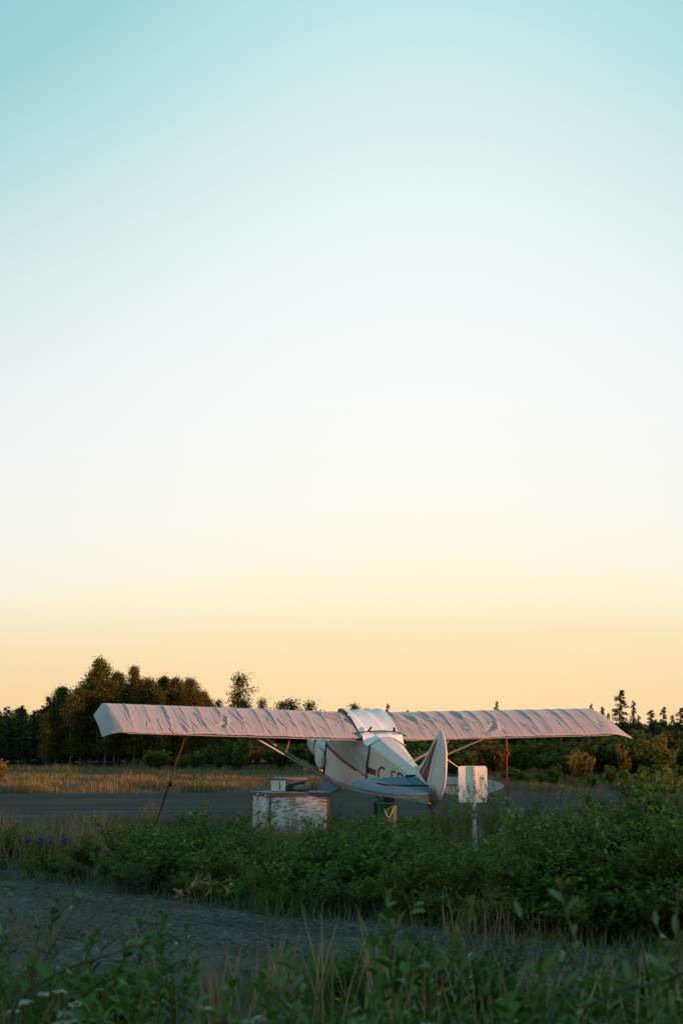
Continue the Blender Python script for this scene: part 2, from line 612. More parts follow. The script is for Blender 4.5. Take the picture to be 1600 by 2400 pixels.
# ------------------------------------------------------------------ setting
def ground_material():
    m, n, l, b = new_mat('soil_and_moss')
    v = objcoord(n, l)
    t1 = noise(n, l, 0.35, 6, 0.65, v); t2 = noise(n, l, 6.0, 6, 0.7, v)
    mx = n.new('ShaderNodeMath'); mx.operation = 'MULTIPLY_ADD'
    l.new(t2.outputs[0], mx.inputs[0]); mx.inputs[1].default_value = 0.5
    hf = n.new('ShaderNodeMath'); hf.operation = 'MULTIPLY'; l.new(t1.outputs[0], hf.inputs[0]); hf.inputs[1].default_value = 0.55
    l.new(hf.outputs[0], mx.inputs[2])
    l.new(cramp(n, l, mx.outputs[0], [(0.3, (0.008, 0.009, 0.005)), (0.5, (0.018, 0.017, 0.010)), (0.7, (0.042, 0.034, 0.022))]), b.inputs['Base Color'])
    b.inputs['Roughness'].default_value = 0.95
    bump(n, l, t2.outputs[0], 0.8, 0.05, b)
    return m


def gravel_material():
    m, n, l, b = new_mat('dark_gravel')
    v = objcoord(n, l)
    vo = n.new('ShaderNodeTexVoronoi'); vo.inputs['Scale'].default_value = 32; l.new(v, vo.inputs['Vector'])
    vo2 = n.new('ShaderNodeTexVoronoi'); vo2.inputs['Scale'].default_value = 95; l.new(v, vo2.inputs['Vector'])
    t = noise(n, l, 0.9, 5, 0.6, v)
    sp = n.new('ShaderNodeSeparateColor'); l.new(vo.outputs['Color'], sp.inputs[0])
    mm = n.new('ShaderNodeMath'); mm.operation = 'MULTIPLY_ADD'
    l.new(sp.outputs[0], mm.inputs[0]); mm.inputs[1].default_value = 0.55
    h = n.new('ShaderNodeMath'); h.operation = 'MULTIPLY'; l.new(t.outputs[0], h.inputs[0]); h.inputs[1].default_value = 0.5
    l.new(h.outputs[0], mm.inputs[2])
    mxc = n.new('ShaderNodeMix'); mxc.data_type = 'RGBA'
    at = n.new('ShaderNodeAttribute'); at.attribute_name = 'packed'
    l.new(at.outputs['Fac'], mxc.inputs[0]); l.new(mxc.outputs[2], b.inputs['Base Color'])
    l.new(cramp(n, l, t.outputs[0], [(0.3, (0.036, 0.033, 0.029)), (0.7, (0.062, 0.057, 0.050))]), mxc.inputs[7])
    l.new(cramp(n, l, mm.outputs[0], [(0.15, (0.0075, 0.0066, 0.0056)), (0.5, (0.025, 0.0222, 0.0188)), (0.8, (0.150, 0.134, 0.114))]), mxc.inputs[6])
    b.inputs['Roughness'].default_value = 0.9
    ad = n.new('ShaderNodeMath'); ad.operation = 'ADD'
    l.new(vo.outputs['Distance'], ad.inputs[0]); l.new(vo2.outputs['Distance'], ad.inputs[1])
    iv = n.new('ShaderNodeMath'); iv.operation = 'SUBTRACT'; iv.inputs[0].default_value = 1; l.new(ad.outputs[0], iv.inputs[1])
    bump(n, l, iv.outputs[0], 1.0, 0.022, b)
    return m


def asphalt_material():
    m, n, l, b = new_mat('worn_asphalt')
    v = objcoord(n, l, (0.05, 1.4, 1)); v2 = objcoord(n, l)
    t = noise(n, l, 1.6, 6, 0.7, v); t2 = noise(n, l, 0.25, 4, 0.6, v2); t3 = noise(n, l, 30, 3, 0.6, v2)
    a = n.new('ShaderNodeMath'); a.operation = 'MULTIPLY_ADD'; l.new(t.outputs[0], a.inputs[0]); a.inputs[1].default_value = 0.7
    h = n.new('ShaderNodeMath'); h.operation = 'MULTIPLY'; l.new(t2.outputs[0], h.inputs[0]); h.inputs[1].default_value = 0.3
    l.new(h.outputs[0], a.inputs[2])
    l.new(cramp(n, l, a.outputs[0], [(0.3, (0.012, 0.0138, 0.0142)), (0.52, (0.021, 0.0232, 0.0235)), (0.62, (0.068, 0.066, 0.062))]), b.inputs['Base Color'])
    b.inputs['Roughness'].default_value = 0.95; b.inputs['Specular IOR Level'].default_value = 0.12
    bump(n, l, t3.outputs[0], 0.4, 0.01, b)
    return m


M['soil'] = ground_material(); M['gravel'] = gravel_material(); M['asphalt'] = asphalt_material()
M['stone'] = simple('track_stone', (0.10, 0.090, 0.078), 0.9, nscale=3, var=0.6)

g = MB(); g.add([(-3000, -1500, 0), (3000, -1500, 0), (3000, 5000, 0), (-3000, 5000, 0)], [[0, 1, 2, 3]])
tag(g.build('ground', M['soil']), 'dark soil and moss flat ground reaching the horizon', 'ground', kind='structure')
g = MB()
NX = 40
g.add([(x, (29.5 if j == 0 else 46.4) + 0.12 * x, 0.006) for j in (0, 1) for x in np.linspace(-300, 300, NX)],
      [[i, i + 1, NX + i + 1, NX + i] for i in range(NX - 1)])
tag(g.build('runway', M['asphalt']), 'grey worn asphalt runway behind the aeroplane', 'runway', kind='structure')


def track_far(x): return 13.2 - 0.98 * x + 0.25 * math.sin(1.3 * x) + 0.12 * math.sin(3.7 * x + 1)
def track_near(x): return 9.7 - 0.74 * x + 0.2 * math.sin(1.7 * x + 2) + 0.1 * math.sin(4.1 * x)


xs = np.linspace(-11, 10, 300); us = np.linspace(-0.12, 1.12, 90)
from mathutils import noise as mnoise
TV = []; PK = []
for u in us:
    for x in xs:
        yn, yf = track_near(x), track_far(x)
        y = yn + (yf - yn) * u
        e = min(1.0, max(0.0, min(u + 0.10, 1.10 - u) / 0.12))
        z = -0.05 + 0.075 * e + 0.016 * mnoise.noise((x * 1.1, y * 1.1, 0)) + 0.005 * mnoise.noise((x * 5, y * 5, 3))
        z -= 0.035 * math.exp(-((u - 0.3) / 0.07) ** 2) + 0.035 * math.exp(-((u - 0.72) / 0.07) ** 2)
        TV.append((x, y, z))
        PK.append(.62 * min(1, math.exp(-((u - 0.3) / 0.085) ** 2) + math.exp(-((u - 0.72) / 0.085) ** 2)) * (.55 + .7 * mnoise.noise((x * .9, y * .9, 9))))
nx = len(xs)
ii, jj = np.meshgrid(np.arange(nx - 1), np.arange(len(us) - 1))
TF = np.stack([jj * nx + ii, jj * nx + ii + 1, (jj + 1) * nx + ii + 1, (jj + 1) * nx + ii], -1).reshape(-1, 4)
tme = mesh_from('gravel_track', TV, TF, M['gravel'], smooth=True)
pk = tme.attributes.new('packed', 'FLOAT', 'POINT'); pk.data.foreach_set('value', np.clip(np.array(PK, dtype=np.float32), 0, 1))
tag(link('gravel_track', tme), 'dark grey gravel track crossing the foreground', 'track', kind='structure')

# loose stones on the track
n = 9000
sx = rng.uniform(-6, 5, n); su = rng.uniform(-0.02, 1.04, n)
sy = np.array([track_near(x) + (track_far(x) - track_near(x)) * u for x, u in zip(sx, su)])
sr = 0.005 + 0.014 * rng.random(n) ** 4
octv = np.array([(1, 0, 0), (-1, 0, 0), (0, 1, 0), (0, -1, 0), (0, 0, 1), (0, 0, -1)], float)
octf = np.array([(0, 2, 4), (2, 1, 4), (1, 3, 4), (3, 0, 4), (2, 0, 5), (1, 2, 5), (3, 1, 5), (0, 3, 5)])
V = octv[None] * rng.uniform(0.6, 1.4, (n, 6, 1)) * sr[:, None, None] * np.array([1.2, 1.2, 0.8])
V = V + np.stack([sx, sy, 0.022 + sr * 0.3], 1)[:, None]
F = (octf[None] + (np.arange(n) * 6)[:, None, None]).reshape(-1, 3)
tag(link('gravel', mesh_from('gravel', V.reshape(-1, 3), F, M['stone']), kind='stuff'), 'loose grey stones scattered over the gravel track', 'gravel')

# ------------------------------------------------------------------ aeroplane (local axes: X right wing, Y nose, Z up)
PLANE_M = Matrix.Translation((0.754, 27.331, 1.633)) @ Matrix.Rotation(R(18.4), 4, 'Z') @ Matrix.Rotation(R(17.9), 4, 'X') @ Matrix.Rotation(R(0.15), 4, 'Y')
DIH = math.tan(R(1.55))


def paint(name, col, dirt=0.35, rough=0.5):
    m, n, l, b = new_mat(name)
    v = objcoord(n, l); v2 = objcoord(n, l, (1.5, 1.5, 0.35))
    t = noise(n, l, 2.2, 6, 0.7, v); t2 = noise(n, l, 14, 5, 0.7, v2)
    mm = n.new('ShaderNodeMath'); mm.operation = 'MULTIPLY_ADD'
    l.new(t2.outputs[0], mm.inputs[0]); mm.inputs[1].default_value = 0.45
    h = n.new('ShaderNodeMath'); h.operation = 'MULTIPLY'; l.new(t.outputs[0], h.inputs[0]); h.inputs[1].default_value = 0.6
    l.new(h.outputs[0], mm.inputs[2])
    d = tuple(c * k for c, k in zip(col, (1 - dirt, 1 - dirt * 1.1, 1 - dirt * 1.25)))
    l.new(cramp(n, l, mm.outputs[0], [(0.34, d), (0.55, col)]), b.inputs['Base Color'])
    b.inputs['Roughness'].default_value = rough
    b.inputs['Specular IOR Level'].default_value = 0.3
    return m


M['white'] = paint('aged_white_paint', (0.56, 0.535, 0.51), 0.14)
M['cream'] = paint('cream_paint', (0.62, 0.54, 0.455), 0.10)
M['tailwhite'] = paint('tail_white_paint', (0.62, 0.595, 0.55), 0.24)
M['red'] = paint('dark_red_paint', (0.155, 0.012, 0.012), 0.2)
M['tailgrey'] = paint('grey_tail_fabric', (0.085, 0.160, 0.215), 0.12, 0.8)
M['strut'] = paint('strut_paint', (0.42, 0.42, 0.40), 0.3)
M['black'] = simple('black_rubber', (0.014, 0.014, 0.015), 0.7)
M['prop'] = simple('black_propeller_paint', (0.010, 0.010, 0.011), 0.6)
M['strapm'] = simple('black_webbing', (0.012, 0.012, 0.013), 0.85)
M['metal'] = simple('grey_metal', (0.35, 0.36, 0.37), 0.45, metal=0.7)


def grimy(name, col):
    m, n, l, b = new_mat(name)
    v = objcoord(n, l); t = noise(n, l, 5, 5, .7, v)
    sx_ = n.new('ShaderNodeSeparateXYZ'); l.new(v, sx_.inputs[0])
    a = n.new('ShaderNodeMath'); a.operation = 'MULTIPLY_ADD'; l.new(t.outputs[0], a.inputs[0]); a.inputs[1].default_value = .45
    l.new(sx_.outputs['Z'], a.inputs[2])
    l.new(cramp(n, l, a.outputs[0], [(0.0, (.085, .060, .040)), (.16, (.14, .105, .075)), (.34, col), (1.0, tuple(c * 1.04 for c in col))]), b.inputs['Base Color'])
    b.inputs['Roughness'].default_value = .55; b.inputs['Specular IOR Level'].default_value = .3
    return m


M['rudderpaint'] = grimy('oil_stained_tail_paint', (.58, .56, .52))


def fabric(name, col, edge):
    m, n, l, b = new_mat(name)
    v = objcoord(n, l)
    t = noise(n, l, 1.4, 5, 0.6, v); t2 = noise(n, l, 240, 2, 0.5, v); t3 = noise(n, l, 22, 5, 0.7, v)
    l.new(cramp(n, l, t.outputs[0], [(0.3, edge), (0.65, col)]), b.inputs['Base Color'])
    b.inputs['Roughness'].default_value = 0.58
    b.inputs['Specular IOR Level'].default_value = 0.35
    b.inputs['Sheen Weight'].default_value = 0.15
    ad = n.new('ShaderNodeMath'); ad.operation = 'MULTIPLY_ADD'
    l.new(t3.outputs[0], ad.inputs[0]); ad.inputs[1].default_value = 1.4; l.new(t2.outputs[0], ad.inputs[2])
    bump(n, l, ad.outputs[0], 0.35, 0.006, b)
    return m


M['wingcover'] = fabric('grey_wing_cover_fabric', (0.335, 0.297, 0.315), (0.285, 0.255, 0.275))
M['cabincover'] = fabric('pale_cabin_cover_fabric', (0.72, 0.74, 0.76), (0.62, 0.65, 0.68))
M['sidecover'] = fabric('grey_side_cover_fabric', (0.44, 0.44, 0.43), (0.34, 0.34, 0.33))

plane = empty('aeroplane', label='white and cream high wing light aeroplane with red trim parked tail toward us', cat='aeroplane')
plane.matrix_world = PLANE_M


def ring(y, hw, zs, zt, zb, lower=0.82, sh=0.42):
    """fuselage section: flat belly, flat sides up to zs, shoulder facets to a flat ridge at zt"""
    h = [(hw * lower, zb), (hw, zb + 0.09 * (zs - zb)), (hw, zb + 0.5 * (zs - zb)), (hw, zs), (hw * sh, zt)]
    return [(x, y, z) for x, z in h] + [(-x, y, z) for x, z in reversed(h)]


st = [(-2.66, .035, -.02, .06, -.29), (-2.2, .085, -.03, .085, -.42), (-1.9, .125, -.03, .095, -.50), (-1.4, .195, -.025, .10, -.645), (-1.0, .25, -.02, .10, -.76),
      (-.6, .30, -.015, .105, -.87), (-.33, .33, -.01, .11, -.945), (0.05, .355, 0.0, .10, -1.05), (.6, .37, 0.0, .06, -1.20), (1.15, .375, -.02, .04, -1.34), (1.48, .375, -.06, .0, -1.40),
      (1.95, .365, -.74, -.70, -1.43), (2.15, .36, -.78, -.73, -1.43)]
mb = MB(); mb.loft([ring(*s) for s in st])
fus = mb.build('fuselage', M['white'], plane)


def fus_hw(y):
    ys = [s[0] for s in st]; return float(np.interp(y, ys, [s[1] for s in st]))


def band(poly, mat, name, proud=0.003, side=-1, parent=plane, n=14):
    """thin painted band on the flat fuselage side between two polylines (y, z_low, z_high)"""
    b_ = MB(); vs_ = []
    ys = np.linspace(poly[0][0], poly[-1][0], n)
    lo = np.interp(ys, [p[0] for p in poly], [p[1] for p in poly]); hi = np.interp(ys, [p[0] for p in poly], [p[2] for p in poly])
    for y, a, c in zip(ys, lo, hi):
        x = side * (fus_hw(y) + proud)
        vs_ += [(x, y, a), (x, y, c)]
    b_.add(vs_, [[2 * i, 2 * i + 1, 2 * i + 3, 2 * i + 2] for i in range(n - 1)])
    return b_.build(name, mat, parent)


for sd in (-1, 1):
    band([(-1.9, -.30, -.04), (-1.0, -.52, -.03), (-.3, -.76, -.02), (.25, -.85, -.02), (1.02, -.93, -.3), (2.14, -1.04, -.80)], M['cream'], 'cream_side_panel', 0.003, sd)
    band([(.2, -.70, -.62), (1.15, -.79, -.70), (2.14, -.82, -.735)], M['red'], 'red_stripe', 0.006, sd)
    band([(-.68, -.475, -.365), (-.33, -.535, -.42)], M['red'], 'red_block', 0.006, sd)

# registration letters, on the left side aft of the red block
def put_letters(side):
    cu = bpy.data.curves.new('registration', 'FONT'); cu.body = 'C-FD'; cu.size = 0.45; cu.extrude = 0.0015; cu.space_character = 1.1
    cu.materials.append(M['red'])
    tmp = bpy.data.objects.new('registration', cu); COL.objects.link(tmp)
    dg = bpy.context.evaluated_depsgraph_get()
    me = bpy.data.meshes.new_from_object(tmp.evaluated_get(dg)); bpy.data.objects.remove(tmp)
    o = link('registration_lettering', me, plane)
    if side < 0:
        ex = Vector((0.135, -1.0, 0.17)).normalized(); start = Vector((0, -.76, -.555))
    else:
        ex = Vector((0.135, 1.0, -0.17)).normalized(); start = Vector((0, -1.72, -.36))
    ya, yb = start.y, start.y + ex.y * 1.0
    along = Vector((side * (fus_hw(yb) - fus_hw(ya)), yb - ya, 0)); nz = along.cross(Vector((0, 0, 1))).normalized()
    nz = nz if nz.x * side > 0 else -nz
    ex = (ex - nz * ex.dot(nz)).normalized(); ey = nz.cross(ex)
    start.x = side * (fus_hw(start.y) + 0.008)
    o.matrix_local = Matrix(((ex.x, ey.x, nz.x, start.x), (ex.y, ey.y, nz.y, start.y), (ex.z, ey.z, nz.z, start.z), (0, 0, 0, 1)))


put_letters(-1); put_letters(1)

# cowling, nose bowl, propeller
def oval(y, hw, zc, hh, n=20, p=2.6):
    out = []
    for k in range(n):
        a = 2 * math.pi * k / n; c, s = math.cos(a), math.sin(a)
        out.append((hw * math.copysign(abs(c) ** (2 / p), c), y, zc + hh * math.copysign(abs(s) ** (2 / p), s)))
    return out


mb = MB(); mb.loft([oval(2.16, .365, -1.075, .35), oval(2.6, .37, -1.10, .33), oval(3.1, .365, -1.13, .275), oval(3.40, .355, -1.15, .24)])
mb.build('cowling', M['white'], plane, True)
mb = MB(); mb.loft([oval(3.405, .352, -1.15, .236), oval(3.52, .335, -1.155, .215), oval(3.60, .28, -1.16, .18), oval(3.65, .15, -1.165, .11)])
mb.build('nose_bowl', M['tailwhite'], plane, True)
for sd in (-1, 1):
    def cheek(x, k): return [(sd * x, 2.33 + .27 * k * math.copysign(abs(math.cos(a)) ** .7, math.cos(a)), -1.15 + .19 * k * math.copysign(abs(math.sin(a)) ** .7, math.sin(a))) for a in np.linspace(0, 2 * math.pi, 21)[:-1]]
    mb = MB(); mb.loft([cheek(.355, 1.0), cheek(.40, 1.0), cheek(.435, .90), cheek(.45, .65)]); mb.build('cylinder_cheek', M['white'], plane, True)
    mb = MB(); c_ = cheek(.385, 1.02); mb.tube(c_ + [c_[0]], .009, 5); mb.build('cheek_seal', M['black'], plane)
mb = MB(); mb.lathe([(.11, 0), (.10, .07), (.06, .15), (.002, .19)], (0, 3.68, -1.17), 'Y', 16); mb.build('spinner', M['metal'], plane, True)
for sd in (-1, 1):
    rings = []
    for q in np.linspace(0.06, 1.0, 8):
        x = sd * q * 1.02; w = 0.085 * (0.7 + 0.9 * math.sin(math.pi * min(1, q * 0.8 + 0.15))); tw = R(50 - 32 * q) * sd
        rings.append([(x, 3.70 + math.cos(a) * w * math.sin(tw) + 0.012 * math.sin(a), -1.19 + math.cos(a) * w * math.cos(tw)) for a in np.linspace(0, 2 * math.pi, 9)[:-1]])
    mb = MB(); mb.loft(rings); mb.build('propeller_blade', M['prop'], plane, True)

# fin, rudder, tailplane
fin_o = [(-1.80, .085), (-1.95, .12), (-2.13, .25), (-2.37, .51), (-2.54, .77), (-2.645, .93), (-2.71, .93), (-2.755, .76), (-2.66, .20), (-2.62, .03), (-2.55, -.25), (-2.2, -.15), (-2.0, .02)]
mb = MB(); mb.plate(fin_o, 'X', .075, 0.10); mb.build('fin', M['tailwhite'], plane)
rud_o = [(-2.665, .945), (-2.70, 1.03), (-2.77, 1.075), (-2.86, 1.06), (-2.95, .99), (-3.04, .89), (-3.10, .80), (-3.17, .55), (-3.205, .32), (-3.19, .18), (-3.13, .03), (-3.04, -.10), (-2.92, -.24), (-2.76, -.31), (-2.66, -.26), (-2.64, .03), (-2.675, .20), (-2.77, .76), (-2.725, .94)]
mb = MB(); mb.plate(rud_o, 'X', .07, 0.10); rud = mb.build('rudder', M['rudderpaint'], plane)
mb = MB()
lo_y = [(-1.99, -.06), (-2.25, .26), (-2.45, .52), (-2.62, .76), (-2.735, .92)]
hi_y = [(-2.50, .02), (-2.56, .25), (-2.62, .52), (-2.69, .76), (-2.737, .93)]
for x in (-.041, .041):
    vs_ = []
    for a, c in zip(lo_y, hi_y):
        vs_ += [(x, a[0], a[1]), (x, c[0], c[1])]
    mb.add(vs_, [[2 * i, 2 * i + 1, 2 * i + 3, 2 * i + 2] for i in range(4)])
mb.build('fin_stripe', M['red'], plane)
mb = MB()
for x in (-.0425, .0425):
    vs_ = []
    for a, c in zip(lo_y, hi_y):
        k0, k1 = 0.30, 0.36
        vs_ += [(x, a[0] + (c[0] - a[0]) * k0, a[1] + (c[1] - a[1]) * k0), (x, a[0] + (c[0] - a[0]) * k1, a[1] + (c[1] - a[1]) * k1)]
    mb.add(vs_, [[2 * i, 2 * i + 1, 2 * i + 3, 2 * i + 2] for i in range(4)])
mb.build('pinstripe', M['cream'], plane)
mb = MB()
for x in (-.052, .052):
    mb.add([(x, -2.30, -.27), (x, -2.52, -.22), (x, -2.54, -.10), (x, -2.33, -.13)], [[0, 1, 2, 3]])
mb.build('red_patch', M['red'], plane)
for sd in (-1, 1):
    s_o = [(-.06, -2.13), (-.35, -2.135), (-.7, -2.16), (-1.11, -2.22), (-1.28, -2.31), (-1.38, -2.44), (-1.405, -2.545), (-.9, -2.565), (-.05, -2.63)]
    e_o = [(-1.40, -2.56), (-1.37, -2.64), (-1.27, -2.73), (-.965, -2.93), (-.79, -2.99), (-.615, -3.02), (-.40, -3.02), (-.22, -2.99), (-.11, -2.92), (-.075, -2.82), (-.07, -2.645), (-.9, -2.58)]
    o = [(sd * -x, y) for x, y in s_o] if sd > 0 else s_o
    mb = MB(); mb.plate(o, 'Z', .05, 0.09); mb.build('tailplane', M['tailgrey'], plane)
    o = [(sd * -x, y) for x, y in e_o] if sd > 0 else e_o
    mb = MB(); mb.plate(o, 'Z', .045, 0.09); mb.build('elevator', M['tailgrey'], plane)
    k = sd
    mb = MB(); mb.tube([(k * .03, -2.45, .62), (k * .95, -2.40, .03)], .0035, 5); mb.build('brace_wire', M['metal'], plane)
    mb = MB(); mb.tube([(k * .04, -2.30, -.38), (k * .85, -2.40, -.03)], .009, 6); mb.build('tailplane_strut', M['strut'], plane)

# main wheels, legs, tail wheel
def local(p):
    return PLANE_M.inverted() @ Vector(p)


ground_z = 0.006
for sd in (-1, 1):
    ax = Vector((sd * .88, 1.55, -1.75)); w = PLANE_M @ ax; w.z = .29; ax = local(w)
    mb = MB()
    f0, f1 = Vector((sd * .31, 2.0, -1.42)), Vector((sd * .31, 1.12, -1.34)); tip = ax + Vector((-sd * .06, 0, .02))
    a0, a1 = tip + Vector((0, .06, 0)), tip + Vector((0, -.06, 0))
    t_ = Vector((sd * .012, 0, .02))
    mb.add([f0, f1, a1, a0, f0 + t_, f1 + t_, a1 + t_, a0 + t_], [[0, 1, 2, 3], [7, 6, 5, 4], [0, 4, 5, 1], [1, 5, 6, 2], [2, 6, 7, 3], [3, 7, 4, 0]])
    mb.tube([f0 + t_ * .5, a0 + t_ * .5], .022, 8); mb.tube([f1 + t_ * .5, a1 + t_ * .5], .018, 8)
    mb.build('gear_leg', M['tailgrey'], plane)
    wl = empty('main_wheel'); wl.parent = plane; wl.matrix_parent_inverse = Matrix.Identity(4); wl.location = ax
    mb = MB(); mb.lathe([(.13, -.08), (.22, -.09), (.275, -.06), (.284, 0), (.275, .06), (.22, .09), (.13, .08)], (0, 0, 0), 'X', 24); mb.build('tyre', M['black'], wl, True)
    mb = MB(); mb.lathe([(.001, -.05), (.08, -.055), (.129, -.07), (.129, .07), (.08, .055), (.001, .05)], (0, 0, 0), 'X', 20); mb.build('rim', M['metal'], wl, True)
tw = PLANE_M @ Vector((0, -2.86, -.42)); tw.z = .10; tw = local(tw)
mb = MB(); mb.tube([(0, -2.5, -.30), (0, -2.72, -.345), (0, -2.86, -.40), tw + Vector((0, .02, .13))], [.03, .026, .022, .02], 8)
mb.tube([tw + Vector((-.05, 0, .13)), tw + Vector((-.05, 0, 0)), tw + Vector((.05, 0, 0)), tw + Vector((.05, 0, .13)), tw + Vector((-.05, 0, .13))], .012, 6)
mb.build('tail_spring', M['black'], plane)
mb = MB(); mb.lathe([(.03, -.03), (.09, -.03), (.10, 0), (.09, .03), (.03, .03)], tw, 'X', 18); mb.build('tail_wheel', M['black'], plane, True)

# wings: the airfoil slab under the covers, struts and jury struts
CH = 1.55
def foil(v):
    """upper surface height (fraction of chord) from trailing edge v=0 to leading edge v=1"""
    u = 1 - v
    t = 0.58 * (0.2969 * math.sqrt(max(u, 0)) - 0.126 * u - 0.3516 * u * u + 0.2843 * u ** 3 - 0.1015 * u ** 4)
    cam_ = 0.045 * (1 - ((u - 0.4) / 0.6) ** 2) if u > 0.4 else 0.045 * (1 - ((u - 0.4) / 0.4) ** 2)
    return t + cam_ * 1.0


for sd in (-1, 1):
    rings = []
    for x in (.37, 2.0, 3.6, 4.95):
        top = [(sd * x, v * CH * .985 + .012, foil(v) * CH * .93 + x * DIH - .015) for v in np.linspace(0, 1, 12)]
        bot = [(sd * x, v * CH * .985 + .012, -.022 - .03 * math.sin(math.pi * v) + x * DIH) for v in np.linspace(1, 0, 8)]
        rings.append(top + bot)
    mb = MB(); mb.loft(rings); mb.build('wing', M['tailgrey'], plane, True)
    for (ya, yb, ra) in ((1.20, 1.17, .026), (.42, 1.10, .022)):
        zb_ = -1.30
        mb = MB(); p0_, p1_ = Vector((sd * .38, yb, zb_)), Vector((sd * 2.62, ya, -.03 + 2.62 * DIH))
        d = (p1_ - p0_).normalized(); rr = []
        f_ = Vector((0, 1, 0)); f_ = (f_ - d * f_.dot(d)).normalized(); u_ = d.cross(f_)
        for q in (0, 1):
            c = p0_.lerp(p1_, q); rr.append([c + f_ * (ra * 1.5 * math.cos(a)) + u_ * (ra * .8 * math.sin(a)) for a in np.linspace(0, 2 * math.pi, 11)[:-1]])
        mb.loft(rr); mb.build('wing_strut', M['strut'], plane, True)
    for (yb, yt, q, qx) in ((1.17, 1.15, .60, 1.80), (.75, .50, .56, 1.62)):
        bx = .38 + (2.62 - .38) * q; bz = -1.30 + (1.27 + 2.62 * DIH) * q
        mb = MB(); mb.tube([(sd * bx, yb, bz), (sd * qx, yt, -.04 + qx * DIH)], .011, 6); mb.build('jury_strut', M['strut'], plane, True)

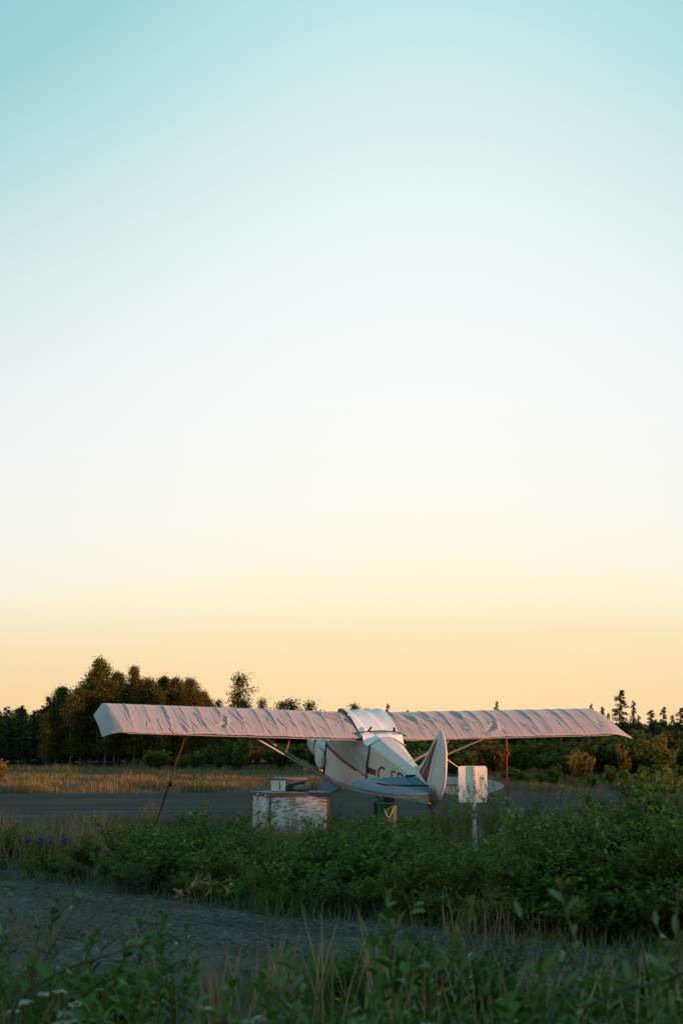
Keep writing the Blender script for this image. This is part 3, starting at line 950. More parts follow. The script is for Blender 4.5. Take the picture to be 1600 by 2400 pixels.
# ------------------------------------------------------------------ fabric covers over the wings
def make_cover(sd, seed):
    r = np.random.default_rng(seed)
    NU, NV = 620, 84
    x_in, x_out = .36, 5.10
    ncr = 85
    cx_ = r.uniform(.4, 4.9, ncr); cy_ = CH * (0.04 + 0.62 * r.beta(1.0, 1.9, ncr)); cl = r.uniform(.10, .34, ncr); cw = r.uniform(.006, .016, ncr)
    ca = r.normal(0.22, 0.20, ncr) * sd * -1; cz_ = r.uniform(.004, .013, ncr) * np.where(r.random(ncr) < 0.75, 1, -1)
    if sd < 0:
        big = [(2.92, .42, .20, .035, -.25, .05), (2.98, .33, .15, .05, -.9, -.035), (3.35, .26, .26, .03, .25, .02), (.62, .95, .30, .05, .9, .035), (.55, .7, .25, .04, .6, -.03), (.85, .9, .3, .035, .75, .03), (3.75, .15, .16, .03, .3, .03)]
    else:
        big = [(2.55, .40, .20, .05, .3, .04), (2.40, .30, .22, .06, .9, -.04), (.62, .9, .34, .05, -.3, .035), (.85, .8, .3, .045, -.35, -.03), (1.15, .85, .3, .04, -.3, .03), (.75, .6, .2, .03, -.9, .025), (1.9, .85, .28, .05, -.3, -.03)]
    for b_ in big:
        cx_ = np.append(cx_, b_[0]); cy_ = np.append(cy_, b_[1]); cl = np.append(cl, b_[2]); cw = np.append(cw, b_[3]); ca = np.append(ca, b_[4] * 1.0); cz_ = np.append(cz_, b_[5])
    X = np.linspace(0, 1, NU); Vv = np.linspace(-0.02, 1.10, NV)
    ribs = np.arange(.55, 5.0, .345) + r.normal(size=13) * .035
    VS = np.zeros((NU, NV, 3))
    for i, q in enumerate(X):
        for j, v in enumerate(Vv):
            vv = min(max(v, 0), 1)
            x_end = x_out - 0.19 * (1 - vv)            # raked end rib
            x = x_in + (x_end - x_in) * q
            y = vv * CH; z = foil(vv) * CH
            if v < 0:                                   # hem hanging over the trailing edge
                y = v * CH * .3; z = v * .7 - 0.004 * math.sin(x * 9)
            if v > 1:                                   # and round the leading edge
                a = (v - 1) / .1; y = CH + .03 * math.sin(a * math.pi); z = foil(1) * CH - .12 * a
            VS[i, j] = (x, y, z)
    xx, yy = VS[..., 0], VS[..., 1]
    # sag between ribs, strongest near the front; creases running back from them
    dn = np.min(np.abs(xx[..., None] - ribs), -1) / .17
    vfrac = np.clip(yy / CH, 0, 1)
    # each bay hangs lower toward the tip side of its inboard rib, so the fabric folds over along the ribs
    k0 = np.argmin(np.abs(xx[..., None] - ribs), -1); amp_r = (0.6 + 0.8 * r.random(13))[k0]
    ph = np.clip((xx - ribs[k0]) / .17, -1, 1)
    disp = amp_r * (0.019 * np.exp(-(ph / .20) ** 2) * np.where(ph * sd > 0, np.exp(-(ph / .10) ** 2), 1.0) - 0.010 * np.clip(np.abs(ph), 0, 1)) * (0.15 + 0.85 * np.clip(vfrac * 1.8, 0, 1)) * np.clip((0.98 - vfrac) * 2.4, 0, 1)
    for k in range(len(cx_)):
        ux, uy = math.sin(ca[k]), math.cos(ca[k])
        dx, dy = xx - cx_[k], yy - cy_[k]
        al = dx * ux + dy * uy; ac = dx * uy - dy * ux + 0.25 * al * al * np.sign(ca[k])
        e = np.exp(-(al / cl[k]) ** 2)
        disp += cz_[k] * e * (np.exp(-(ac / cw[k]) ** 2) - 0.5 * np.exp(-((ac - 1.7 * cw[k]) / (1.5 * cw[k])) ** 2))
    # gathers along the hem
    g_ = np.sin(xx * 41 + 2 * np.sin(xx * 3.3)) * np.sin(xx * 17.3)
    disp += 0.006 * g_ * np.exp(-(yy / .16) ** 2) * (0.4 + 0.6 * np.sin(xx * 2.1 + seed) ** 2)
    if sd < 0:   # one panel overlaps the next with a step
        disp += 0.016 * (1 / (1 + np.exp(-(3.72 - xx + 0.28 * (yy - .2)) / .008))) * np.exp(-(yy / .5) ** 2)
    else:
        disp += 0.010 * (1 / (1 + np.exp(-(xx - 2.25 - .2 * yy) / .01))) * np.exp(-(yy / .4) ** 2)
    VS[..., 2] += disp + np.abs(xx) * DIH + .012
    # tip: fabric slopes from the end rib down and out to the wing bow
    NT = 14
    TP = np.zeros((NT, NV, 3))
    for j, v in enumerate(Vv):
        vv = min(max(v, 0), 1)
        p = VS[-1, j]
        bow = (5.26 if sd < 0 else 5.50 - .22 * vv) - 0.10 * max(0, vv - .82) / .18
        q = np.array([bow, .235 + (1.60 - .235) * vv, -.01 + .05 * math.sin(math.pi * vv)])
        if v < 0: q = np.array([bow - .01, .215, -.03])
        if v > 1: q = np.array([bow - .03, 1.60, -.03])
        for t in range(NT):
            w_ = (t + 1) / NT
            s_ = p * (1 - w_) + q * w_
            s_[2] += .045 * math.sin(math.pi * w_) * (0.4 + math.sin(math.pi * vv)) + 0.004 * mnoise.noise((s_[0] * 12, s_[1] * 5, seed))
            TP[t, j] = s_
    ALL = np.concatenate([VS, TP], 0)
    ALL[..., 0] *= sd
    nu = NU + NT
    a = np.arange(nu - 1)[:, None] * NV + np.arange(NV - 1)[None]
    F_ = np.stack([a, a + 1, a + NV + 1, a + NV], -1).reshape(-1, 4)
    if sd > 0: F_ = F_[:, ::-1]
    me = mesh_from('wing_cover', ALL.reshape(-1, 3), F_, M['wingcover'], smooth=True)
    me.set_sharp_from_angle(angle=R(32))
    return me


for sd in (-1, 1):
    rt = empty('wing_cover')
    rt.matrix_world = PLANE_M
    tag(rt, 'wrinkled pinkish grey fabric cover over the left wing of the aeroplane' if sd < 0 else 'wrinkled pinkish grey fabric cover over the right wing of the aeroplane', 'wing cover', 'fabric covers on the wings')
    link('cover_fabric', make_cover(sd, 5 if sd < 0 else 8), rt)
    mb = MB()
    mb.tube([(sd * x, -.012, x * DIH - .020) for x in np.linspace(.5, 4.85, 14)], .004, 6)
    mb.build('hem_cord', M['sidecover'], rt)
    if sd < 0:
        mb = MB(); mb.box((-4.42, .25, -.055 + 4.4 * DIH), (.30, .05, .018)); mb.add([(-4.60, .22, .07), (-4.30, .22, .07), (-4.45, .26, .02)], [[0, 1, 2]])
        mb.build('hanging_flap', M['wingcover'], rt)
    else:
        mb = MB(); mb.tube([(3.80, .05, .09), (3.80, .045, -.02), (3.785, .03, -.15)], [.02, .022, .016], 6); mb.build('hanging_strap', M['strapm'], rt)

# cabin cover: pale sheet over the centre section, grey sides hanging over the cabin windows, black straps
cc = empty('cabin_cover', label='pale sheet tied over the cabin roof with black straps', cat='cabin cover')
cc.matrix_world = PLANE_M
r = np.random.default_rng(4)
NU, NV = 70, 90
VS = np.zeros((NU, NV, 3))
for i, q in enumerate(np.linspace(-.40, .40, NU)):
    for j, v in enumerate(np.linspace(-.21, 1.06, NV)):
        vv = min(max(v, 0), 1); y = v * CH if v < 1 else CH + (v - 1) * .3
        z = foil(vv) * CH + abs(q) * DIH + .022
        if v < 0:
            z = .105 + .012 + 0.02 * (1 + v / .21) * 0 - max(0, abs(q) - .15) * .55 * min(1, -v / .1)
            z = max(z, -.02)
        if v > 1: z = foil(1) * CH - (v - 1) * 2.0
        d_ = (q + .14 * (vv - .5) + .025 * mnoise.noise((q * 3, y * 1.2, 7.0)) + .60) / .36
        t_ = d_ - math.floor(d_)                      # the sheet hangs in slack folds: long slope, then a short rise
        saw = t_ / .84 if t_ < .84 else (1 - t_) / .16
        saw = saw * saw * (3 - 2 * saw) * .35 + saw * .65
        z += .070 * saw * min(1, .35 + vv * 1.2) * (1 if v > 0 else max(0, 1 + v / .1))
        z += .006 * mnoise.noise((q * 9, y * 3, 1.0))
        VS[i, j] = (q, y, z)
a = np.arange(NU - 1)[:, None] * NV + np.arange(NV - 1)[None]
F_ = np.stack([a, a + NV, a + NV + 1, a + 1], -1).reshape(-1, 4)
link('roof_sheet', mesh_from('roof_sheet', VS.reshape(-1, 3), F_, M['cabincover'], smooth=True), cc)
for sd in (-1, 1):
    NU, NV = 90, 40
    VS = np.zeros((NU, NV, 3))
    lowy = [-.34, -.30, .35, 1.13, 1.6, 2.05]; lowz = [-.60, -.63, -.655, -.715, -.73, -.745]
    for i, y in enumerate(np.linspace(-.335, 2.05, NU)):
        zl = float(np.interp(y, lowy, lowz))
        zt = -.008 if y < 1.42 else float(np.interp(y, [1.42, 2.05], [-.02, -.72]))
        for j, w_ in enumerate(np.linspace(0, 1, NV)):
            z = zt + (zl - zt) * w_
            x = fus_hw(y) + .012 + .030 * math.sin(math.pi * w_) * (0.5 + 0.5 * math.sin(y * 2.2 + 1)) + .016 * mnoise.noise((y * 3.2 + w_ * 2, w_ * 4.0 - y, sd * 3)) + .010 * math.sin(9 * (y + w_ * 0.9)) * math.sin(math.pi * w_)
            VS[i, j] = (sd * x, y, z)
    a = np.arange(NU - 1)[:, None] * NV + np.arange(NV - 1)[None]
    F_ = np.stack([a, a + 1, a + NV + 1, a + NV], -1).reshape(-1, 4)
    link('side_sheet', mesh_from('side_sheet', VS.reshape(-1, 3), F_, M['sidecover'], smooth=True), cc)
    mb = MB()
    mb.tube([VS[i, -1] for i in range(0, NU, 6)] + [VS[-1, -1]], .011, 6); mb.build('edge_binding', M['red'] if sd else M['red'], cc)
    mb = MB(); mb.tube([VS[0, j] + np.array([sd * .006, 0, 0]) for j in range(0, NV, 4)] + [VS[0, -1]], .008, 6); mb.build('back_seam', M['strapm'], cc)
    mb = MB(); mb.box((sd * (fus_hw(-.33) + .012), -.335, -.66), (.02, .045, .13)); mb.build('buckle', M['strapm'], cc)
    mb = MB(); mb.tube([(sd * .40, .55, -.02), (sd * .415, .56, -.10), (sd * .42, .60, -.17)], [.03, .028, .012], 6); mb.build('loose_tie', M['strapm'], cc)
    # straps round the engine end
    mb = MB(); mb.tube([(sd * .372, 2.12, -.72), (sd * .375, 2.10, -1.0), (sd * .372, 2.08, -1.40)], .014, 6)
    mb.tube([(sd * .372, 2.12, -.74), (sd * .38, 2.32, -.66), (sd * .375, 2.38, -.78)], .012, 6)
    mb.build('engine_strap', M['strapm'], cc)
    mb = MB(); mb.tube([(sd * .25, 2.93, -.76), (sd * .35, 2.92, -.90), (sd * .365, 2.92, -1.08), (sd * .34, 2.92, -1.28)], .014, 6)
    mb.build('nose_strap', M['strapm'], cc)
mb = MB()
mb.tube([(-.52, .10, .085), (-.30, .07, .135), (0, .05, .16), (.30, .07, .135), (.50, .02, .07)], .013, 6)
mb.tube([(-.26, .07, .14), (-.20, .12, .18), (-.16, .18, .19)], .018, 6)
mb.tube([(.27, .07, .14), (.30, .16, .18)], .025, 6)
mb.build('roof_strap', M['strapm'], cc)
mb = MB(); mb.tube([(sx * .41, y, foil(min(y / CH, 1)) * CH + .045) for sx, y in [(1, t) for t in np.linspace(.06, 1.5, 16)]], .012, 6); mb.build('seam_strap', M['strapm'], cc)
mb = MB(); mb.tube([(-.41, y, foil(min(y / CH, 1)) * CH + .035) for y in np.linspace(.06, 1.5, 16)], .007, 6); mb.build('seam_cord', M['red'], cc)
for y_ in (-.02, -.31):
    hw = fus_hw(y_)
    mb = MB(); mb.tube([(-hw - .012, y_, -.0), (-hw * .42, y_ + .02, .128), (0, y_ + .03, .134), (hw * .42, y_ + .02, .128), (hw + .012, y_, 0)], .005, 5); mb.build('roof_seam', M['strapm'], cc)

# black strap tied across the tailplane
ts = empty('tail_strap', label='black strap tied across the grey tailplane beside the rudder', cat='strap')
ts.matrix_world = PLANE_M
mb = MB()
mb.tube([(-.96, -2.50, .032), (-.90, -2.54, .034), (-.78, -2.60, .036), (-.5, -2.63, .038), (-.06, -2.655, .04)], .012, 6)
mb.tube([(.06, -2.655, .04), (.5, -2.63, .038), (.95, -2.55, .034)], .012, 6)
mb.build('webbing', M['strapm'], ts)
mb = MB(); mb.tube([(-.30, -2.15, .035), (-.12, -2.16, .045)], .018, 6); mb.build('strap_end', M['strapm'], ts)
mb = MB(); mb.box((-.30, -2.38, .028), (.012, .46, .003)); mb.build('hinge_cord', M['strapm'], ts)

# ------------------------------------------------------------------ red tie-downs under the wings
M['redpole'] = simple('red_rope', (0.26, 0.020, 0.014), 0.7, nscale=30)
M['shaderope'] = simple('shaded_red_rope', (0.075, 0.008, 0.006), 0.8, nscale=30)  # red rope colour darkened to stand in for shade on the left rope
def tie(top, foot, label, knot, mt='redpole'):
    rt = empty('tie_down_rope', foot, 0, label, 'rope', 'red tie-downs under the wings')
    t = Vector(top) - Vector(foot)
    mb = MB(); mb.tube([t * q + Vector((.006 * math.sin(q * 9), 0, 0)) for q in np.linspace(0, 1, 10)], .015, 8); mb.build('rope', M[mt], rt, True)
    mb = MB(); k = t * knot
    mb.tube([k + Vector((0, 0, -.06)), k + Vector((.02, 0, -.03)), k + Vector((.03, -.01, 0)), k + Vector((.01, 0, .05))], [.012, .028, .026, .012], 8)
    mb.build('knot', M[mt], rt, True)
    mb = MB(); mb.lathe([(.001, 0), (.025, 0), (.025, .05), (.04, .06), (.001, .07)], (0, 0, 0), 'Z', 10); mb.build('ground_anchor', M['metal'], rt)


wl_ = PLANE_M @ Vector((-3.62, .55, 3.62 * DIH - .05)); wr_ = PLANE_M @ Vector((2.76, .40, 2.76 * DIH - .05))
tie(wl_, (wl_.x - .58, wl_.y - .15, 0.0), 'red rope with painted-in shade slanting from the left wing down to the grass', .45, 'shaderope')
tie(wr_, (wr_.x + .03, wr_.y, 0.0), 'orange red rope hanging straight with a knot under the right wing', .78)

# ------------------------------------------------------------------ plywood box with flaking paint, and what lies on it
def flaking(name, scale):
    m, n, l, b = new_mat(name)
    v = objcoord(n, l, scale)
    t = noise(n, l, 9, 8, 0.75, v); t2 = noise(n, l, 2.2, 4, 0.6, objcoord(n, l))
    ad = n.new('ShaderNodeMath'); ad.operation = 'MULTIPLY_ADD'; l.new(t2.outputs[0], ad.inputs[0]); ad.inputs[1].default_value = 0.35
    h = n.new('ShaderNodeMath'); h.operation = 'MULTIPLY'; l.new(t.outputs[0], h.inputs[0]); h.inputs[1].default_value = 0.8
    l.new(h.outputs[0], ad.inputs[2])
    l.new(cramp(n, l, ad.outputs[0], [(0.42, (0.10, 0.085, 0.075)), (0.52, (0.22, 0.20, 0.185)), (0.58, (0.56, 0.55, 0.54)), (0.70, (0.78, 0.78, 0.78))]), b.inputs['Base Color'])
    b.inputs['Roughness'].default_value = 0.85
    bump(n, l, t.outputs[0], 0.7, 0.015, b)
    return m


M['ply'] = flaking('flaking_white_plywood', (1.0, 1.0, 4.2)); M['plyside'] = flaking('flaking_white_plywood_end', (2.2, 2.2, 3.0))
M['trimwood'] = simple('brown_trim_wood', (0.17, 0.095, 0.060), 0.8, nscale=8, var=0.35, scale=(1, 1, 6))
M['topwood'] = simple('grey_weathered_board', (0.20, 0.20, 0.20), 0.85, nscale=6, var=0.3)
BX = empty('wooden_box', (-.90, 25.4, 0), R(22), 'plywood box with flaking white paint and brown edge strips in the grass', 'box')
W_, D_, H_ = 1.05, .92, .72
mb = MB(); mb.box((0, -D_ / 2, H_ / 2), (W_ - .03, .02, H_ - .02)); mb.build('front_panel', M['ply'], BX)
mb = MB(); mb.box((0, D_ / 2, H_ / 2), (W_ - .03, .02, H_ - .02)); mb.build('back_panel', M['ply'], BX)
for sd in (-1, 1):
    mb = MB(); mb.box((sd * (W_ / 2), 0, H_ / 2), (.02, D_ - .03, H_ - .02)); mb.build('end_panel', M['plyside'], BX)
mb = MB(); mb.box((0, 0, H_ + .008), (W_ + .05, D_ + .05, .022), bev=.005); mb.build('lid', M['topwood'], BX)
for (cx__, cy__, s_) in ((0, -D_ / 2 - .02, (W_ + .06, .022, .045)), (0, D_ / 2 + .02, (W_ + .06, .022, .045)), (-W_ / 2 - .02, 0, (.022, D_ + .014, .045)), (W_ / 2 + .02, 0, (.022, D_ + .014, .045))):
    mb = MB(); mb.box((cx__, cy__, H_ - .03), s_, bev=.004); mb.build('edge_strip', M['trimwood'], BX)
for sx in (-1, 1):
    for sy in (-1, 1):
        mb = MB(); mb.box((sx * (W_ / 2 + .008), sy * (D_ / 2 + .008), (H_ - .055) / 2), (.038, .038, H_ - .055), bev=.004); mb.build('corner_post', M['trimwood'], BX)
for q in (-.30, .12):
    mb = MB(); mb.box((-W_ / 2 - .034, q, H_ - .025), (.008, .05, .03)); mb.build('hinge', M['cabincover'], BX)
top_z = H_ + .020
bm_ = Matrix.Translation(BX.location) @ Matrix.Rotation(R(22), 4, 'Z')
def onbox(x, y): return bm_ @ Vector((x, y, top_z))


M['darkgreen'] = simple('dark_green_plastic', (0.010, 0.035, 0.028), 0.5)
M['teal'] = simple('green_plastic', (0.010, 0.085, 0.056), 0.5, var=0.3)
M['lidgrey'] = simple('grey_green_lid', (0.10, 0.125, 0.115), 0.6)
M['whiteplastic'] = simple('white_plastic', (0.52, 0.52, 0.50), 0.55, nscale=20, var=0.2)
TB = empty('storage_tub', onbox(.02, .16), R(44), 'dark green tub with a white end and grey lid on the wooden box', 'tub')
mb = MB(); mb.loft([[(-.19, -.17, 0), (.19, -.17, 0), (.19, .17, 0), (-.19, .17, 0)], [(-.20, -.18, .17), (.20, -.18, .17), (.20, .18, .17), (-.20, .18, .17)]]); mb.build('tub_body', M['darkgreen'], TB)
mb = MB(); mb.box((-.208, 0, .086), (.018, .33, .168), bev=.004); mb.build('end_plate', M['whiteplastic'], TB)
mb = MB(); mb.box((-.2195, -.05, .085), (.004, .022, .12)); mb.build('red_mark', M['red'], TB)
mb = MB(); mb.box((0, 0, .187), (.46, .42, .03), bev=.01); mb.build('lid', M['lidgrey'], TB)
TB.scale = (1.12, 1.12, 1.12)
rk = MB()
r = np.random.default_rng(3)
def rockrings(c, rx, ry, rz, seed):
    rr = []
    for t in np.linspace(-1, 1, 7):
        k = math.sqrt(max(0.02, 1 - t * t)); rr.append([(c[0] + rx * k * math.cos(a) * (1 + .22 * mnoise.noise((math.cos(a) * 1.5, math.sin(a) * 1.5, t + seed))), c[1] + ry * k * math.sin(a), c[2] + rz * t * (1 + .15 * mnoise.noise((a, t, seed)))) for a in np.linspace(0, 2 * math.pi, 13)[:-1]])
    return rr


rk.loft(rockrings((0, 0, .06), .15, .10, .062, 1.0)); rk.loft(rockrings((.10, -.02, .075), .075, .07, .075, 5.0))
o = rk.build('stone', simple('reddish_grey_stone', (0.15, 0.115, 0.105), 0.9, nscale=16, var=0.5, bmp=0.6), None, True)
o.location = onbox(.12, -.26); o.rotation_euler = (0, 0, R(-10))
tag(o, 'rough reddish grey stone lying on the wooden box lid', 'stone')

# ------------------------------------------------------------------ green bin and board under the tail
GB = empty('green_bin', (.80, 25.6, 0), R(8), 'green plastic bin with a white wire handle under the tail', 'bin')
mb = MB(); mb.loft([[(.15 * k * math.copysign(min(1, abs(math.cos(a)) * 1.25), math.cos(a)), .15 * k * math.copysign(min(1, abs(math.sin(a)) * 1.25), math.sin(a)), z) for a in np.linspace(0, 2 * math.pi, 25)[:-1]] for z, k in ((.004, .95), (.30, 1.04), (.50, 1.10))]); mb.build('bin_body', M['teal'], GB, True)
mb = MB(); mb.box((0, 0, .515), (.36, .36, .03), bev=.012); mb.build('lid', M['teal'], GB)
mb = MB(); mb.tube([(-.085 + .17 * q, -.19, .455 - .16 * math.sin(math.pi * q)) for q in np.linspace(0, 1, 12)], .006, 6); mb.build('handle', M['whiteplastic'], GB)
BD = empty('green_board', (.585, 25.7, 0), R(12), 'narrow green upright board with a brown edge beside the green bin', 'board')
mb = MB(); mb.box((.045, 0, .28), (.09, .02, .55), bev=.003); mb.build('board_face', simple('faded_green_board', (0.035, 0.085, 0.055), 0.8, var=0.3), BD)
mb = MB(); mb.box((-.012, 0, .28), (.02, .03, .56), bev=.003); mb.build('edge_batten', M['trimwood'], BD)

# ------------------------------------------------------------------ road sign seen from behind
M['signback'] = simple('bare_sign_aluminium', (0.78, 0.78, 0.77), 0.5, nscale=5, var=0.08, spec=0.4)
M['post'] = simple('white_painted_post', (0.62, 0.60, 0.55), 0.6, nscale=14, var=0.12)
def peeling():
    m, n, l, b = new_mat('peeling_post_paint')
    v = objcoord(n, l, (1, 1, .8)); t = noise(n, l, 16, 5, .7, v)
    l.new(cramp(n, l, t.outputs[0], [(0.40, (0.09, 0.07, 0.055)), (0.47, (0.30, 0.27, 0.24)), (0.54, (0.60, 0.58, 0.54))]), b.inputs['Base Color'])
    b.inputs['Roughness'].default_value = 0.8
    return m


SY = 19.6
SG = empty('road_sign', (1.785, SY, 0), R(-3), 'back of a small white rectangular sign on a pale post among the willows', 'sign')
sw, sh, rc = .385, .485, .035
zc = 1.03
out = []
for cx__, cz__, a0 in ((sw / 2 - rc, sh / 2 - rc, 0), (-sw / 2 + rc, sh / 2 - rc, 90), (-sw / 2 + rc, -sh / 2 + rc, 180), (sw / 2 - rc, -sh / 2 + rc, 270)):
    for a in np.linspace(a0, a0 + 90, 6): out.append((cx__ + rc * math.cos(R(a)), cz__ + rc * math.sin(R(a))))
mb = MB(); mb.loft([[(x - .010, -.002, zc + z) for x, z in out], [(x - .010, .002, zc + z) for x, z in out]]); mb.build('sign_panel', M['signback'], SG)
mb = MB(); mb.loft([[(x * .97, 0.0035, zc + z * .97) for x, z in out], [(x * .97, 0.0045, zc + z * .97) for x, z in out]], cap=True); mb.build('sign_front', simple('white_sign_sheeting', (.7, .7, .7), .4), SG)
mb = MB(); mb.box((.015, -.030, 1.02), (.040, .045, .50), bev=.006); mb.build('upper_post', M['post'], SG)
mb = MB(); mb.box((.006, -.029, .383), (.050, .046, .762), bev=.005); mb.build('lower_post', peeling(), SG)
for z in (.86, 1.15):
    mb = MB(); mb.lathe([(.001, -.06), (.009, -.058), (.009, -.05), (.001, -.05)], (.015, 0, z), 'Y', 8); mb.build('bolt', M['metal'], SG)

# ------------------------------------------------------------------ far side of the runway
YB = empty('marker_bucket', (-1.99, 80.0, 0), 0, 'small pale yellow bucket in the grass beyond the runway', 'bucket')
M['paleyellow'] = simple('pale_yellow_plastic', (0.50, 0.47, 0.27), 0.5)
mb = MB(); mb.lathe([(.001, 0), (.11, 0), (.14, .30), (.15, .30), (.15, .33), (.13, .33), (.12, .29), (.001, .05)], (0, 0, 0), 'Z', 16); bk = mb.build('bucket_body', M['paleyellow'], YB, True)
mb = MB(); mb.tube([(.15 * math.cos(a), 0, .31 + .14 * math.sin(a)) for a in np.linspace(0, math.pi, 10)], .008, 5); mb.build('bail', M['metal'], YB)
YB.scale = (1, 1, 1); YB.location.z = 0.0
m, n_, l_, b_ = new_mat('amber_lamp_glass')
b_.inputs['Base Color'].default_value = (.8, .3, .02, 1); b_.inputs['Emission Color'].default_value = (1, .33, .03, 1); b_.inputs['Emission Strength'].default_value = 1.6
AL = empty('edge_light', (-1.08, 76, 0), 0, 'small glowing amber runway light low beyond the nose', 'lamp')
mb = MB(); mb.tube([(0, 0, 0), (0, 0, .05)], .04, 10); mb.build('lamp_stem', M['metal'], AL)
mb = MB(); mb.lathe([(.06, .05), (.085, .08), (.085, .15), (.05, .20), (.001, .215)], (0, 0, 0), 'Z', 14); mb.build('lamp_glass', m, AL, True)

# ------------------------------------------------------------------ plants
# --- far woodland: individual trees along the far edge of the verge
broad = [make_broadleaf(100 + i, h=7.0, cr=1.5 + .25 * (i % 3), base=.10 + .04 * (i % 3), nl=13000, ls=.125) for i in range(5)]
slender = [make_broadleaf(200 + i, h=6.0, cr=.75, base=.10, nl=3200, ls=.13) for i in range(3)]
bushA = [make_shrub(400 + i, h=1.5, nstem=18, ntwig=9, nleaf=15, ll=.13, lw=.07) for i in range(4)]
spruces = [make_spruce(300 + i, h=5.0, cr=.95, nl=5200, ls=.13, ragged=.26 + .04 * i) for i in range(4)]


broad_lo = [make_broadleaf(700 + i, h=7.0, cr=1.9, base=.05, nl=1500, ls=.42) for i in range(3)]
spruce_lo = [make_spruce(710 + i, h=5.0, cr=1.0, nl=900, ls=.36) for i in range(2)]
bush_lo = [make_shrub(720 + i, h=1.5, nstem=14, ntwig=6, nleaf=6, ll=.30, lw=.2) for i in range(3)]
lows = broad_lo + spruce_lo


def px2x(px, Y): return (px - 800) / 3333.0 * Y * 0.992
def tree_h(ypx, Y): return CAM_H + (1738 - ypx) * Y / 3333.0 * 0.99


BASEH = {'b': 7.0, 's': 6.0, 'p': 5.0}
TL = {'b': ('birch_tree', 'leafy tree in the far wood', 'trees of the far wood'),
      's': ('slender_tree', 'thin young tree', 'thin trees behind the runway'),
      'p': ('spruce_tree', 'narrow dark spruce', 'spruces along the far wood')}
def where_tree(px, Y):
    pre = 'behind, ' if Y > 102 else ''
    for lim, t in ((10, 'at the left edge'), (40, 'near the left edge'), (68, 'left of the dark gap in the wood'), (90, 'at the dip of the skyline'), (115, 'where the wood starts rising'), (135, 'on the rising skyline'), (175, 'left of the wing tip'), (250, 'above the left wing tip'), (350, 'above the outer left wing'), (400, 'above the left wing aileron'), (440, 'right of the pointed tree'), (500, 'at the right end of the tall group'), (540, 'just left of the lone thin tree'), (600, 'just right of the lone thin tree'), (630, 'second right of the lone thin tree'), (670, 'third right of the lone thin tree'), (710, 'above the inner left wing'), (760, 'above the left wing root'), (870, 'above the cabin roof'), (930, 'just right of the cabin roof'), (970, 'left of the fin top'), (1010, 'above the fin'), (1250, 'alone above the middle of the right wing'), (1400, 'left before the tall spruces'), (1430, 'touching the right wing tip'), (1475, 'low beside the tallest spruce'), (1510, 'below the thin club-topped spruce'), (1535, 'right of the club-topped spruce'), (1556, 'thin among the right group'), (1575, 'low in the right group'), (1600, 'near the right edge'), (9999, 'cut by the right edge')):
        if px < lim: return pre + t


seen = {}


def tree(kind, px, top, Y, v, wide=1.0, label=None, mat=None):
    h = tree_h(top, Y)
    sc = h / BASEH[kind] / 1.03
    protos = {'b': broad, 's': slender, 'p': spruces}[kind]
    nm, lb, grp = TL[kind]
    cm = M[mat] if mat else (M['spruce'] if kind == 'p' else M['birch'])
    plant(nm, protos[v % len(protos)], (px2x(px, Y), Y, 0), rng.uniform(0, 6.28), (sc * wide, sc * wide, sc), label or ('%s %s' % (lb, where_tree(px, Y))), 'tree', grp,
          'crown', cm, 'trunk', M['dtrunk'] if kind == 'p' else M['trunk'])


# tall group that shows above the left wing
tree('b', 236, 1543, 96, 0, .95, 'tallest leafy tree, above the left wing tip')
tree('b', 285, 1578, 98, 1, .9, 'leafy tree just right of the tallest tree above the wing tip')
tree('b', 205, 1588, 97, 2, 1.0, 'leafy tree just left of the tallest tree above the wing tip')
tree('b', 327, 1563, 95, 3, .62, 'pointed leafy tree second tallest, above the outer left wing')
tree('b', 370, 1588, 97, 4, .85); tree('b', 408, 1590, 96, 1, .8); tree('b', 455, 1592, 96, 2, .75, 'rounded leafy tree closing the tall group above the left wing')
tree('b', 490, 1622, 98, 3, .8)
tree('b', 160, 1612, 98, 4, 1.0); tree('b', 130, 1640, 97, 0, 1.1)
for px_, tp_, v_ in ((258, 1575, 3), (308, 1590, 2), (345, 1588, 0), (388, 1598, 2), (430, 1600, 0), (472, 1612, 1), (178, 1600, 1), (145, 1630, 3), (110, 1650, 2)):
    tree('b', px_, tp_ + 14, 99.5, v_, .95)
tree('s', 556, 1578, 95, 0, 1.15, 'lone thin tree standing well above the left wing')
tree('s', 520, 1640, 97, 1, .9); tree('s', 580, 1638, 96, 2, 1.1); tree('s', 612, 1636, 98, 0, 1.0); tree('s', 650, 1645, 96, 1, 1.2)
tree('s', 694, 1640, 95, 2, 1.5); tree('s', 722, 1642, 96, 0, 1.3)
tree('s', 828, 1650, 95, 1, 1.2, 'small tree just above the cabin roof'); tree('s', 855, 1662, 96, 2, 1.1)
for px, top, v in ((0, 1660, 0), (22, 1652, 1), (58, 1648, 2), (78, 1662, 3), (100, 1650, 1), (122, 1628, 0), (142, 1640, 2), (-30, 1650, 3)):
    tree('p', px, top, 96 + 2 * (v % 2), v, 1.25)
for px, top, v, wd in ((907, 1645, 0, .7), (955, 1660, 1, .8), (982, 1662, 2, .8), (1159, 1638, 3, .62), (1385, 1645, 2, .6), (1409, 1652, 1, .9)):
    tree('p', px, top, 98, v, wd)
tree('p', 1447, 1612, 92, 0, 1.3, 'tall spruce nearest the right wing tip')
tree('p', 1481, 1638, 92, 1, .85, 'thin club-topped spruce second from the right wing tip')
tree('p', 1522, 1660, 92, 2, 1.4); tree('p', 1548, 1652, 93, 3, .95); tree('p', 1588, 1655, 92, 0, 1.4); tree('p', 1610, 1648, 93, 1, 1.2); tree('p', 1500, 1690, 90, 3, 1.2)
tree('p', 1465, 1690, 90, 2, 1.4); tree('p', 1565, 1695, 90, 1, 1.3)
